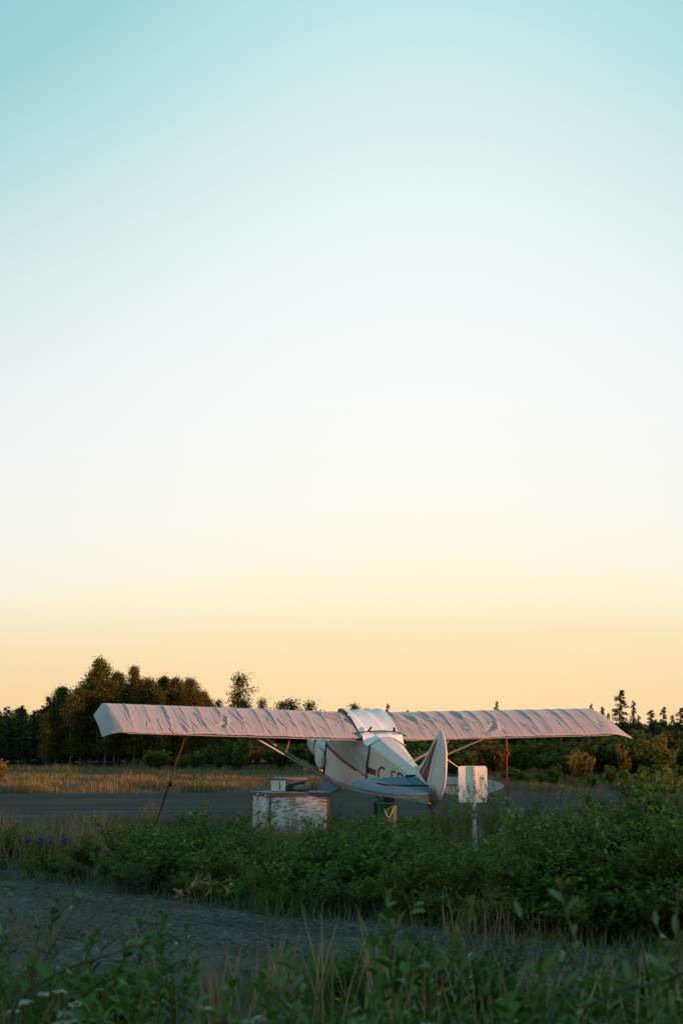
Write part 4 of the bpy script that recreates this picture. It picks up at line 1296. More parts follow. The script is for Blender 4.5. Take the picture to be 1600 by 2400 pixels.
for k, px in enumerate((112, 135, 152, 170, 192, 218, 250, 272, 300, 318, 338, 358, 382, 398, 420, 440, 466, 480, 500)):
    top = float(np.interp(px, [100, 180, 236, 300, 340, 400, 470, 510], [1655, 1612, 1572, 1590, 1590, 1605, 1618, 1650])) + float(rng.uniform(-4, 22))
    tree('s', px, top, 94.0 + (k % 3) * .6, k, 1.25)
for px, top, wd in ((1300, 1690, 1.2), (1345, 1684, 1.1), (1420, 1668, .9), (1432, 1690, 1.3), (1494, 1672, .8), (1535, 1682, 1.2), (1572, 1672, .9), (1600, 1690, 1.3)):
    tree('p', px, top, 96.5, int(px) % 4, wd, mat='scrub')
# filler row that closes the wood behind
for k, px in enumerate(range(-60, 520, 26)):
    tree('b' if k % 3 else 'p', px + int(rng.integers(-9, 9)), 1650 + int(rng.integers(0, 45)) - (30 if 150 < px < 480 else 0), 103 + float(rng.uniform(0, 5)), k, 1.25)


def mass(items):
    V, F, o_ = [], [], 0
    for (pv, pf), loc, rz, s in items:
        c, sn = math.cos(rz), math.sin(rz)
        q = pv * np.asarray(s)
        q = np.stack([q[:, 0] * c - q[:, 1] * sn, q[:, 0] * sn + q[:, 1] * c, q[:, 2]], 1) + np.asarray(loc)
        V.append(q); F.append(pf + o_); o_ += len(q)
    return np.concatenate(V), np.concatenate(F)


# woodland that closes the view behind the wood and scrub
items = []
for k in range(210):
    Y = rng.uniform(112, 150); x = rng.uniform(-46, 40)
    p = lows[k % 5]
    h = tree_h(1700 + rng.uniform(0, 22), Y) if x > -12 else tree_h(1660 + rng.uniform(0, 30), Y)
    s = h / (7.0 if k % 5 < 3 else 5.0)
    items.append((p[0], (x, Y, 0), rng.uniform(0, 6.28), (s * 1.5, s * 1.5, s)))
for k in range(130):
    Y = rng.uniform(104, 112); x = rng.uniform(-32, 30); s = rng.uniform(1.2, 2.0)
    items.append((bush_lo[k % 3][0], (x, Y, 0), rng.uniform(0, 6.28), (s * 1.5, s * 1.5, s)))
v_, f_ = mass(items)
tag(link('far_wood', mesh_from('far_wood', v_, f_, M['scrub']), kind='stuff'), 'distant dark woodland closing the horizon', 'woodland')
# woodland to the right and behind the viewer: its shade lies over the near ground
items = []
u_ = Vector((SUN_DIR.x, SUN_DIR.y, 0)).normalized(); w_ = Vector((-u_.y, u_.x, 0))
for k in range(330):
    q = -78 + 156 * (k % 110 + rng.random()) / 110; dpt = (k // 110) * 5 + rng.uniform(0, 4)
    c = Vector((0.75, 27, 0)) + u_ * (68 + dpt) + w_ * q
    p = lows[k % 5]
    h = 3.55 + dpt * .045 + rng.normal() * .22
    s = h / (7.0 if k % 5 < 3 else 5.0)
    if abs(c.x) < .27 * c.y + 3 and c.y > 0: continue
    items.append((p[0], (c.x, c.y, 0), rng.uniform(0, 6.28), (s * 2.0, s * 2.0, s)))
for k in range(380):    # bushes close its foot
    c = Vector((0.75, 27, 0)) + u_ * (67 + rng.uniform(0, 4)) + w_ * (-76 + 152 * (k % 190 + rng.random()) / 190)
    if abs(c.x) < .27 * c.y + 3 and c.y > 0: continue
    sb = rng.uniform(1.3, 1.9)
    items.append((bush_lo[k % 3][0], (c.x, c.y, 0), rng.uniform(0, 6.28), (sb * 1.3, sb * 1.3, sb)))
for k in range(62):     # the far scrub and wood go on beyond the right edge
    Y = rng.uniform(60, 105); x = .27 * Y + rng.uniform(1.5, 16)
    p = lows[k % 5]; s = rng.uniform(.6, .95)
    items.append((p[0], (x, Y, 0), rng.uniform(0, 6.28), (s, s, s)))
v_, f_ = mass(items)
tag(link('side_wood', mesh_from('side_wood', v_, f_, M['scrub']), kind='stuff'), 'low woodland beyond the frame on the sunset side', 'woodland')

# --- scrub between the runway and the wood
def where_far(px):
    for lim, t in ((60, 'at the left edge'), (330, 'below the tallest trees'), (470, 'left of the slanting red rope top'), (560, 'below the rounded trees'), (640, 'below the left wing struts'), (720, 'left of the engine'), (860, 'behind the cabin'), (1000, 'behind the fin'), (1090, 'right of the rudder'), (1185, 'above the sign'), (1260, 'right of the straight red rope'), (1340, 'under the outer right wing'), (1420, 'near the bright yellow bush'), (1500, 'below the tall spruces'), (1560, 'below the right group of spruces'), (9999, 'at the right edge')):
        if px < lim: return t


def where_near(px):
    for lim, t in ((40, 'at the left edge'), (190, 'below the fireweed'), (330, 'right of the fireweed'), (450, 'below the slanting red rope'), (590, 'left of the wooden box'), (700, 'before the wooden box'), (800, 'below the nose of the tailplane'), (930, 'below the green bin'), (1060, 'below the rudder'), (1160, 'below the sign'), (1260, 'just right of the sign'), (1380, 'well right of the sign'), (1480, 'near the tall right bushes'), (9999, 'at the right edge')):
        if px < lim: return t


SCL = ('scrub_bush', 'bush', 'scrub beyond the runway')
MATW = {'scrub': 'green leafy', 'alder': 'deep green', 'birch': 'olive coloured', 'rust': 'russet tinged', 'yellow': 'yellow'}


def scrub(px, top, Y, v, wide, mat, label=None):
    h = tree_h(top, Y); s = h / 1.62
    plant('scrub_bush', bushA[v % 4], (px2x(px, Y), Y, 0), rng.uniform(0, 6.28), (s * wide, s * wide, s), label or ('%s bush in the %s scrub %s' % (MATW[mat], 'near' if Y < 60 else ('deep' if Y > 82 else 'middle'), where_far(px))), 'bush', SCL[2], 'foliage', M[mat], 'stems', M['twig'])


for k in range(30):      # left of the nose, in front of the wood
    px = rng.uniform(345, 860); Y = rng.uniform(80, 92)
    scrub(px, 1765 + rng.uniform(-25, 12) - (12 if px > 520 else 0), Y, k, rng.uniform(.9, 1.5), 'scrub' if k % 4 else 'alder')
for k in range(75):      # the deep band on the right
    px = rng.uniform(860, 1640); Y = rng.uniform(58, 90)
    t = 1745 + rng.uniform(-22, 24) - 18 * (px > 1350)
    mat = ('scrub', 'scrub', 'birch', 'rust', 'alder')[k % 5]
    scrub(px, t, Y, k, rng.uniform(.9, 1.5), mat)
for k in range(34):
    px = rng.uniform(1180, 1640); Y = rng.uniform(50, 58)
    scrub(px, 1800 + rng.uniform(-18, 22), Y, k + 1, rng.uniform(.8, 1.3), ('scrub', 'alder')[k % 2])
scrub(1362, 1762, 55, 1, .95, 'yellow', 'bright yellow green bush at the far runway edge under the right wing')
scrub(1343, 1752, 57, 2, .6, 'yellow', 'small upright yellowing bush left of the bright yellow bush')
scrub(1455, 1735, 58, 3, .55, 'yellow', 'thin golden sapling under the right wing tip')
scrub(1545, 1722, 60, 0, .8, 'yellow', 'golden bush before the spruces right of the wing tip')
scrub(-8, 1775, 50, 1, 1.2, 'yellow', 'golden green bush at the left edge beyond the runway')
for px, t in ((560, 1740), (585, 1735), (605, 1745), (1100, 1735), (1240, 1742)):
    scrub(px, t, 84, px, .5, 'rust', 'thin russet sapling standing in the scrub ' + where_far(px))

# --- grass of the far verge, dry and pinkish at its edge
def grass(name, n, area, hfun, w, mat, label, lean=.35, clump=0.5, seed=1):
    r = np.random.default_rng(seed)
    xy = area(n, r)
    cl = np.array([mnoise.noise((x * .55, y * .35, seed)) for x, y in xy])
    keep = r.random(len(xy)) < np.clip(.62 + clump * 1.6 * cl, .04, 1)
    xy = xy[keep]; cl = cl[keep]
    h = hfun(xy, cl, r)
    wv = np.full(len(xy), w) * r.uniform(.6, 1.4, len(xy))
    v, f = blades(xy, np.zeros(len(xy)) - .01, h, wv, lean * r.uniform(.1, 1.2, len(xy)), r)
    o = link(name, mesh_from(name, v, f, M[mat]), kind='stuff')
    return tag(o, label, 'grass')


def verge(y0, y1):
    def a(n, r):
        Y = y0 + (y1 - y0) * r.random(n) ** 1.3
        x = r.uniform(-.27, .27, n) * Y
        return np.stack([x, Y + .12 * x * (Y < 52)], 1)
    return a


grass('verge_grass', 95000, verge(46.7, 95), lambda xy, c, r: (.07 + .15 * r.random(len(xy)) + .35 * np.clip(c, -.5, 1)) .clip(.05), .022, 'mixed_grass', 'rough green and straw grass on the far verge of the runway', seed=2)
grass('dry_grass', 26000, verge(46.8, 64), lambda xy, c, r: (.09 + .13 * r.random(len(xy)) + .32 * np.clip(c, -.6, 1)).clip(.04), .011, 'straw', 'pinkish dry seed grass along the far runway edge', clump=1.0, seed=5)


def apron(n, r):
    Y = r.uniform(20, 29.3, n); x = r.uniform(-.29, .29, n) * Y
    return np.stack([x, Y + .12 * x], 1)


grass('apron_grass', 26000, apron, lambda xy, c, r: (.10 + .16 * r.random(len(xy)) + .15 * np.clip(c, -.5, 1)).clip(.04), .010, 'mixed_grass', 'short rough grass round the parked aeroplane', seed=7)

# --- the willow hedge between track and aeroplane
wil = [make_shrub(500 + i, h=.95, nstem=16, ntwig=9, nleaf=15, ll=.066, lw=.017, upright=1.1) for i in range(5)]
ald = [make_shrub(520 + i, h=.85, nstem=14, ntwig=8, nleaf=12, ll=.056, lw=.030, upright=1.0) for i in range(4)]
tallw = [make_shrub(540 + i, h=1.3, nstem=9, ntwig=10, nleaf=18, ll=.060, lw=.016, upright=2.2) for i in range(3)]
wl_lab = {'willow': 'green narrow leaved willow bush', 'willow_grey': 'greyish willow bush', 'alder': 'broad leaved green bush'}
ROWW = ['low at the track edge', 'near the track edge', 'in the second row', 'in the middle row', 'in the fourth row', 'in the back row']


def hedge(x, y, h, kind, wide=1.0, label=None, mat=None, row=None):
    protos = {'w': wil, 'a': ald, 't': tallw}[kind]
    p = protos[rng.integers(0, len(protos))]
    base = {'w': 1.02, 'a': .92, 't': 1.42}[kind]
    s = h / base
    mt = mat or ('alder' if kind == 'a' else ('willow_grey' if rng.random() < .3 else 'willow'))
    plant('willow_bush' if kind != 'a' else 'alder_bush', p, (x, y, 0), rng.uniform(0, 6.28), (s * wide, s * wide, s), label or ('%s %s %s' % (wl_lab[mt], ROWW[row] if row is not None else 'with tall shoots', where_near(800 + x / y * 3333))), 'bush', 'bushes along the gravel track', 'foliage', M[mt], 'stems', M['twig'])


def top_at(px):
    """height line of the hedge in the picture"""
    return float(np.interp(px, [-100, 0, 120, 250, 330, 400, 520, 590, 640, 700, 770, 830, 900, 960, 1020, 1100, 1180, 1260, 1340, 1420, 1480, 1540, 1700],
                           [1915, 1905, 1915, 1915, 1895, 1882, 1885, 1900, 1945, 1935, 1900, 1885, 1905, 1905, 1890, 1905, 1885, 1865, 1860, 1865, 1840, 1800, 1795]))


for row, (Yo, nrow) in enumerate(((.38, 26), (1.0, 21), (1.9, 19), (3.0, 17), (4.2, 15), (5.6, 13))):
    for k in range(nrow):
        px = -110 + (1830) * (k + rng.uniform(.1, .9)) / nrow
        Y = 14.0
        for _ in range(6):
            x = px2x(px, Y); Y = track_far(max(-5, min(3.2, x))) + Yo + rng.normal() * .05
        Y = max(Y, 11.5 + Yo)
        x = px2x(px, Y)
        if Y > 24.3: continue
        if 560 < px < 800 and Y > 20.5: continue
        hh = CAM_H - (top_at(px) - 1738) * Y / 3333 * 1.02
        if row == 0: hh *= .42
        elif row == 1: hh *= .78
        hh *= rng.uniform(.74, 1.10)
        if 1160 < px < 1480 and 16.5 < Y: hh *= .86
        if 1000 < px < 1215 and Y < 19.5: hh = min(hh, CAM_H - (1950 - 1738) * Y / 3333)
        if px < 330 and rng.random() < .12: continue
        if hh < .22: hh = .22
        kind = 'w'
        if px < 300: kind = 'a' if rng.random() < .55 else 'w'
        elif rng.random() < .22: kind = 'a'
        hedge(x, Y, hh, kind, rng.uniform(1.1, 1.5) * (1.3 if hh < .7 else 1), row=row)
# taller shoots
for px, top, Y, lb in ((1086, 1808, 18.6, 'thin willow shoots in front of the left half of the sign'), (1150, 1800, 18.9, 'thin willow shoots rising before the right half of the sign'),
                       (1187, 1885, 22.5, None), (1040, 1838, 21.3, 'willow shoot hiding the foot of the rudder'), (1240, 1812, 21.5, 'upright willow bush just right of the sign'), (1330, 1805, 17.6, 'tall upright willow bush between the sign and the right edge'), (1380, 1820, 18.5, None), (1500, 1798, 17.0, None),
                       (1560, 1785, 16.5, 'tallest willow bush at the right edge of the picture'), (1605, 1790, 17.0, None), (365, 1860, 20.0, 'single leafy shoot beside the slanting red rope'), (480, 1862, 20.0, None), (790, 1860, 22.0, 'thin leafy shoot right of the wooden box'), (850, 1880, 21.5, None), (1010, 1865, 20, None)):
    hedge(px2x(px, Y), Y, CAM_H - (top - 1738) * Y / 3333, 't', (.55 if px in (1086, 1150) else .55) if px not in (1560, 1605, 1500) else 1.0, lb)


# --- straw grass in and before the hedge
def hedge_area(n, r):
    px = r.uniform(-60, 1660, n); off = r.uniform(-.3, 5.5, n)
    xs_ = (px - 800) / 3333 * 17; Y = np.array([track_far(max(-5, min(3.2, q))) for q in xs_]) + off
    return np.stack([(px - 800) / 3333 * Y, Y], 1)


grass('hedge_grass', 14000, hedge_area, lambda xy, c, r: (.04 + .20 * r.random(len(xy)) ** 1.6 + .34 * c).clip(.03), .008, 'green_grass', 'green and straw grass growing among the bushes beside the track', seed=11, lean=.7)


def straw_patch(px0, px1, Y0, Y1):
    def a(n, r):
        Y = r.uniform(Y0, Y1, n); px = r.uniform(px0, px1, n)
        return np.stack([(px - 800) / 3333 * Y, Y], 1)
    return a


for i, (a_, b_, Y0, Y1, n, hh, lab) in enumerate(((590, 760, 19.0, 23.5, 1300, .60, 'rusty dry grass standing before the wooden box'), (-20, 300, 18.5, 22, 1700, .66, 'rusty dry grass behind the bushes at the left'),
                                                 (1030, 1300, 11.4, 13.4, 300, .42, 'tall straw coloured grass at the far edge of the track'), (960, 1010, 12.6, 13.2, 70, .42, 'small reddish grass tuft at the track edge'), (580, 650, 14.4, 15.0, 150, .6, 'pale thin grass stems at the far track edge'))):
    grass('straw_grass', n, straw_patch(a_, b_, Y0, Y1), lambda xy, c, r, q=hh: (q * r.uniform(.35, 1.15, len(xy))), .007, 'straw', lab, lean=.38, clump=.8, seed=20 + i)


# --- fireweed in bloom at the left
def fireweed(px, top, Y, label):
    h = CAM_H - (top - 1738) * Y / 3333
    rt = empty('fireweed', (px2x(px, Y), Y, 0), rng.uniform(0, 6), label, 'flower', 'fireweed in bloom')
    P = curve_path([0, 0, 0], [0, 0, 1], h, 8, .03, rng)
    mb = MB(); mb.tube([tuple(p) for p in P], [.006] * 5 + [.004] * 4, 5); mb.build('stem', M['greenstem'], rt)
    n = 60; q = rng.uniform(.2, .72, n) * 8; j = q.astype(int); B = P[j] + (P[j + 1] - P[j]) * (q - j)[:, None]
    v, f = leaf_quads(B, rand_dirs(n) + np.array([0, 0, .5]), rand_dirs(n) + np.array([0, 0, 1]), rng.uniform(.06, .11, n), rng.uniform(.012, .018, n))
    o = link('foliage', mesh_from('foliage', v, f, M['willow']), rt); o['kind'] = 'stuff'
    n = 44; q = rng.uniform(.80, .999, n) * 8; j = np.minimum(q.astype(int), 7); B = P[j] + (P[j + 1] - P[j]) * (q - j)[:, None]
    sp_ = (1.05 - q / 8) * 3.0
    v, f = leaf_quads(B + rng.normal(size=(n, 3)) * .012, rand_dirs(n) * np.array([1, 1, .5]), rand_dirs(n), (.028 + .05 * sp_ * rng.random(n)).clip(.02, .06), rng.uniform(.018, .028, n))
    o = link('petals', mesh_from('petals', v, f, M['fireweed']), rt); o['kind'] = 'stuff'


for px, top, Y, lb in ((82, 1945, 17.2, 'magenta fireweed spike nearest the left edge'), (98, 1950, 17.0, 'full magenta fireweed spike second from the left edge'), (112, 1950, 17.3, None), (142, 1948, 17.4, None), (158, 1955, 17.2, 'rightmost magenta fireweed spike'), (72, 1955, 17.0, None)):
    fireweed(px, top, Y, lb or 'magenta fireweed spike in the cluster at the left')



def where_verge(px, Y):
    a = 'in the near verge ' if Y < 6.8 else 'at the near track edge '
    for lim, t in ((100, 'at the left edge'), (230, 'below the dark bare twigs'), (330, 'right of the yarrow'), (430, 'under the tall bushy shoot'), (560, 'under the left straw clump'), (680, 'between the straw clumps'), (800, 'under the middle stalks'), (920, 'right of the middle stalks'), (1040, 'under the broad leaved shoot'), (1180, 'right of the broad leaved shoot'), (1300, 'left of the dark arching branch'), (1420, 'under the third pale shoot'), (1520, 'under the second pale shoot'), (9999, 'at the right edge')):
        if px < lim: return a + t

# --- low leafy weeds filling the near verge
for k in range(46):
    Y = rng.uniform(5.6, 9.0); px = rng.uniform(-60, 1660)
    x = px2x(px, Y)
    if Y > track_near(x) - .1: Y = track_near(x) - rng.uniform(.1, .8); px = 800 + x / Y * 3333
    if Y < 4.8: continue
    kind = ('w', 'a', 'w')[k % 3]
    p = (wil if kind == 'w' else ald)[k % 4]
    h = rng.uniform(.22, .46) * (1.15 if px < 420 or px > 1000 else .8)
    s_ = h / (1.02 if kind == 'w' else .92)
    plant('verge_weed', p, (x, Y, 0), rng.uniform(0, 6.28), (s_ * 1.3, s_ * 1.3, s_), '%s weed low %s' % ('narrow leaved' if kind == 'w' else 'broad leaved', where_verge(px, Y)), 'weed', 'low weeds of the near verge', 'foliage', M['weed'], 'stems', M['twig'])

# ------------------------------------------------------------------ foreground verge (out of focus)
# leaves one can pick apart: each its own object, sharing mesh data
def leaf_mesh(L, W, curl, mat, name='leaf'):
    k = 5; vs_, fs = [], []
    for i in range(k + 1):
        q = i / k; w = W * .5 * math.sin(math.pi * min(1, q * .94 + .04)) ** .75
        z = -curl * L * q * q
        vs_ += [(-w, q * L, z + w * .35), (0, q * L, z), (w, q * L, z + w * .35)]
    for i in range(k):
        a = i * 3
        fs += [[a, a + 1, a + 4, a + 3], [a + 1, a + 2, a + 5, a + 4]]
    return mesh_from(name, vs_, fs, mat, smooth=True)


LM = {}
for key, mt in (('w', 'weed'), ('g', 'weed_pale'), ('a', 'weed')):
    LM[key] = [leaf_mesh(L, W, c, M[mt]) for L, W, c in (((.075, .022, .12), (.09, .024, .25), (.06, .020, .05)) if key != 'a' else ((.065, .042, .1), (.055, .036, .2), (.075, .046, .05)))]


def orient(d, nrm_):
    d = Vector(d).normalized(); n_ = Vector(nrm_); x = d.cross(n_)
    if x.length < 1e-4: x = d.orthogonal()
    x.normalize(); z = x.cross(d)
    return Matrix(((x.x, d.x, z.x), (x.y, d.y, z.y), (x.z, d.z, z.z))).to_4x4()


def shoot(px, top, Y, nl, kind, label, lean=.15, side=3, size=1.0, name='willow_shoot', group='willow shoots in the near verge', bend=.06):
    """one young willow: a leading stem with a few side twigs, leaves set singly along them"""
    h = CAM_H - (top - 1738) * Y / 3333
    foot_z = 0.0
    dx = lean * h
    rt = empty(name, (px2x(px, Y) - dx * .8, Y + .05, foot_z), 0, label, 'shoot', group)
    d0 = unit(np.array([dx, rng.normal() * .05, h]))
    P = curve_path([0, 0, 0], d0, h * 1.02, 10, bend, rng, .03)
    mb = MB(); mb.tube([tuple(p) for p in P], list(np.linspace(.0065, .0018, 11)), 6); mb.build('stem', M['greenstem'], rt, True)
    spots = []
    for i in range(int(nl * .62)):
        q = (.35 + .65 * (i + rng.random()) / (nl * .62)) * 10; q = min(q, 9.99); j = int(q)
        spots.append((P[j] + (P[j + 1] - P[j]) * (q - j), unit(P[j + 1] - P[j]), i * 2.4))
    for s_ in range(side):
        q = rng.uniform(4, 9); j = int(q); b = P[j] + (P[j + 1] - P[j]) * (q - j)
        a = rng.uniform(0, 6.28); T = curve_path(b, unit(np.array([math.cos(a), math.sin(a), .9])), h * rng.uniform(.14, .26), 5, .08, rng, .04)
        mb = MB(); mb.tube([tuple(p) for p in T], list(np.linspace(.0035, .0012, 6)), 5); mb.build('twig', M['greenstem'], rt, True)
        m_ = max(3, int(nl * .38 / max(1, side)))
        for i in range(m_):
            q2 = (i + rng.random()) / m_ * 4.99; k = int(q2)
            spots.append((T[k] + (T[k + 1] - T[k]) * (q2 - k), unit(T[k + 1] - T[k]), i * 2.4 + a))
    for p, d, a in spots:
        ax = np.array([math.cos(a + rng.normal() * .4), math.sin(a + rng.normal() * .4), 0])
        ld = unit(d * rng.uniform(.45, 1.0) + ax * rng.uniform(.5, 1.0) + np.array([0, 0, rng.uniform(-.25, .2)]))
        o = link('leaf', LM[kind][rng.integers(0, 3)], rt)
        s = size * rng.uniform(.65, 1.2)
        o.matrix_local = Matrix.Translation(Vector(p)) @ orient(ld, (rng.normal() * .4, rng.normal() * .4, 1)) @ Matrix.Scale(s, 4)
    return rt


def where_shoot(px, top):
    a = 'low at the bottom edge ' if top >= 2290 else ('of middle height ' if top >= 2190 else 'tall ')
    for lim, t in ((140, 'near the left edge'), (220, 'right of the dark bare twigs'), (290, 'left of the tall bushy shoot'), (390, 'close beside the tall bushy shoot'), (450, 'right of the tall bushy shoot'), (600, 'under the left straw clump'), (680, 'between the two straw clumps'), (780, 'under the middle straw stalks'), (850, 'right under the middle straw stalks'), (900, 'right of the middle straw stalks'), (960, 'left of the broad leaved shoot'), (1040, 'right of the broad leaved shoot'), (1090, 'second right of the broad leaved shoot'), (1150, 'below the upright willow shoot'), (1210, 'third right of the broad leaved shoot'), (1260, 'at the dark arching branch end'), (1350, 'left below the third pale shoot'), (1410, 'right below the third pale shoot'), (1445, 'before the dark arching branch'), (1480, 'between the two tall pale shoots'), (1545, 'below the second pale shoot'), (1580, 'right of the second pale shoot'), (9999, 'at the right edge')):
        if px < lim: return a + t


for px, top, Y, nl, kind, lean, lab in (
        (970, 2085, 5.6, 34, 'a', .02, 'broad leaved shoot topmost in the middle of the near verge'), (945, 2180, 5.8, 26, 'a', -.1, None), (1010, 2230, 5.9, 26, 'w', .1, None), (880, 2260, 5.6, 22, 'a', .1, None),
        (1100, 2160, 5.4, 26, 'w', .05, 'narrow upright willow shoot right of the broad leaved shoot'), (1110, 2090, 7.2, 12, 'g', .1, 'pale willow tip rising over the straw grass at right'), (1180, 2250, 5.3, 26, 'w', -.1, None), (1060, 2280, 5.2, 24, 'w', .15, None),
        (1375, 2055, 5.2, 26, 'g', -.12, 'tall pale willow shoot third from the right edge'), (1400, 2180, 5.0, 22, 'w', .1, None), (1505, 2068, 5.3, 24, 'g', -.1, 'tall pale willow shoot second from the right edge'), (1600, 2085, 5.1, 22, 'g', -.05, 'pale willow shoot cut by the right edge'),
        (1285, 2170, 5.4, 22, 'g', .1, 'pale willow tip left of the tall pale shoots'), (1340, 2260, 5.2, 24, 'w', -.2, None), (1460, 2230, 5.1, 24, 'w', .2, None), (1560, 2200, 5.2, 26, 'w', -.1, None), (1240, 2300, 5.0, 24, 'a', .1, None), (1530, 2300, 4.8, 24, 'w', .1, None),
        (1430, 2320, 4.8, 22, 'w', -.15, None), (1130, 2330, 5.0, 22, 'a', .1, None), (1600, 2280, 4.9, 22, 'w', -.1, None),
        (385, 2150, 6.2, 44, 'w', .03, 'tall bushy willow shoot left of the straw clump'), (360, 2230, 6.0, 30, 'w', .12, None), (410, 2210, 6.4, 30, 'w', -.08, None), (260, 2230, 6.0, 28, 'a', .1, None), (300, 2290, 5.8, 26, 'w', -.1, None),
        (565, 2255, 6.0, 14, 'a', .1, 'small dark broad leaved sprig beside the straw clump'), (60, 2070, 7.6, 26, 'g', .05, 'grey willow shoot near the left edge over the track'), (120, 2075, 7.8, 22, 'g', -.08, None), (20, 2160, 6.8, 26, 'w', .1, 'willow shoot at the left edge beside the dark twigs'), (150, 2200, 6.6, 18, 'w', .1, None), (200, 2320, 5.6, 24, 'a', .1, None), (480, 2340, 5.8, 22, 'w', .1, None), (640, 2330, 5.8, 20, 'w', -.1, None), (720, 2320, 5.8, 18, 'a', .1, None), (820, 2330, 5.4, 20, 'w', .1, None)):
    shoot(px, top, Y, nl, kind, lab or '%s %s' % ({'w': 'green willow shoot', 'a': 'broad leaved green shoot', 'g': 'pale grey willow shoot'}[kind], where_shoot(px, top)), lean, size=1.05)


for px, top, Y, nl, kind in ((366, 2110, 9.1, 24, 'g'), (392, 2092, 9.2, 26, 'g'), (418, 2120, 9.0, 24, 'w'), (446, 2140, 9.2, 20, 'g'), (340, 2150, 9.0, 22, 'w'), (20, 2110, 8.2, 26, 'w'), (95, 2150, 8.0, 26, 'g'), (180, 2170, 7.8, 26, 'w'), (245, 2185, 7.6, 24, 'w'), (300, 2200, 7.4, 26, 'a'), (55, 2220, 7.0, 26, 'a'), (230, 2245, 6.8, 26, 'w'), (330, 2255, 6.8, 26, 'w'), (450, 2270, 6.8, 24, 'w')):
    shoot(px, top, Y, nl, kind, '%s %s' % ({'w': 'slender green willow shoot', 'a': 'dark broad leaved shoot', 'g': 'pale leafy willow shoot'}[kind], where_shoot(px, top)), float(rng.uniform(-.15, .2)), size=1.0)
for k in range(34):
    px = float(rng.uniform(60, 1600)); Y = float(rng.uniform(4.9, 7.4)); top = float(rng.uniform(2215, 2360))
    if 560 < px < 900 and rng.random() < .5: continue
    kind = ('w', 'a', 'g', 'w')[k % 4]
    shoot(px, top, Y, int(rng.integers(16, 30)), kind, '%s %s' % ({'w': 'green willow shoot', 'a': 'broad leaved green shoot', 'g': 'pale grey willow shoot'}[kind], where_shoot(px, top)), float(rng.uniform(-.2, .2)), size=1.0)


def branch(name, pts, r0, r1, leaves, label, kind='w', subs=()):
    """a woody branch through picture points (px, py, distance)"""
    W = [Vector((px2x(a, d), d, CAM_H - (b - 1738) * d / 3333)) for a, b, d in pts]
    base = W[0].copy()
    rt = empty(name, base, 0, label, 'branch', 'woody branches in the near verge')
    def smooth_(ps, m=5):
        out_ = []
        for i in range(len(ps) - 1):
            p0_, p1_, p2_, p3_ = ps[max(0, i - 1)], ps[i], ps[i + 1], ps[min(len(ps) - 1, i + 2)]
            for k in range(m):
                t = k / m
                out_.append(.5 * ((2 * p1_) + (-p0_ + p2_) * t + (2 * p0_ - 5 * p1_ + 4 * p2_ - p3_) * t * t + (-p0_ + 3 * p1_ - 3 * p2_ + p3_) * t ** 3))
        return out_ + [ps[-1]]
    S = smooth_([w - base for w in W])
    mb = MB(); mb.tube(S, list(np.linspace(r0, r1, len(S))), 7); mb.build('limb', M['twig'], rt, True)
    for sub in subs:
        q = smooth_([Vector((px2x(a, d), d, CAM_H - (b - 1738) * d / 3333)) - base for a, b, d in sub])
        mb = MB(); mb.tube(q, list(np.linspace(r0 * .6, r1 * .7, len(q))), 6); mb.build('side_twig', M['twig'], rt, True)
    n = len(S)
    for i in range(leaves):
        j = min(n - 2, int((.3 + .7 * rng.random()) * n))
        p = S[j].lerp(S[j + 1], rng.random()); d = np.array((S[j + 1] - S[j]).normalized())
        o = link('leaf', LM[kind][rng.integers(0, 3)], rt)
        o.matrix_local = Matrix.Translation(p) @ orient(d * .5 + rand_dirs(1)[0] + np.array([0, 0, .2]), (rng.normal() * .4, rng.normal() * .4, 1)) @ Matrix.Scale(rng.uniform(.7, 1.2), 4)


branch('bare_twigs', [(60, 2546, 6.6), (75, 2395, 6.6), (95, 2290, 6.7), (150, 2180, 6.8), (210, 2085, 6.9)], .009, .003, 6, 'dark bare twigs leaning right near the left edge', subs=([(85, 2340, 6.6), (130, 2240, 6.7), (250, 2110, 6.9)], [(80, 2370, 6.6), (90, 2260, 6.5), (140, 2160, 6.6)], [(100, 2300, 6.7), (190, 2250, 6.8), (300, 2170, 6.9)]))
branch('low_branch', [(30, 2598, 6.1), (45, 2400, 6.15), (70, 2310, 6.2), (130, 2268, 6.3), (200, 2235, 6.4), (270, 2215, 6.5), (340, 2190, 6.7)], .010, .004, 10, 'dark low branch lying across the left verge', kind='a')
branch('leafy_branch', [(396, 2311, 9.3), (388, 2200, 9.4), (402, 2112, 9.6), (440, 2074, 9.8), (490, 2058, 9.9), (548, 2064, 10.0)], .009, .003, 40, 'pale leafy branch reaching over the track', kind='g', subs=([(400, 2120, 9.6), (450, 2090, 9.8), (520, 2128, 9.8)], [(396, 2130, 9.55), (340, 2085, 9.6), (255, 2092, 9.7)]))
branch('dark_branch', [(1900, 2826, 4.9), (1780, 2330, 4.9), (1600, 2255, 4.9), (1530, 2275, 5.0), (1440, 2290, 5.0), (1360, 2325, 5.0), (1290, 2370, 5.0), (1240, 2420, 5.0)], .007, .004, 16, 'dark arching branch low in the right verge', subs=([(1250, 2400, 5.0), (1310, 2290, 5.2), (1380, 2220, 5.4)], [(1210, 2420, 5.1), (1260, 2340, 5.2), (1330, 2230, 5.4)]))


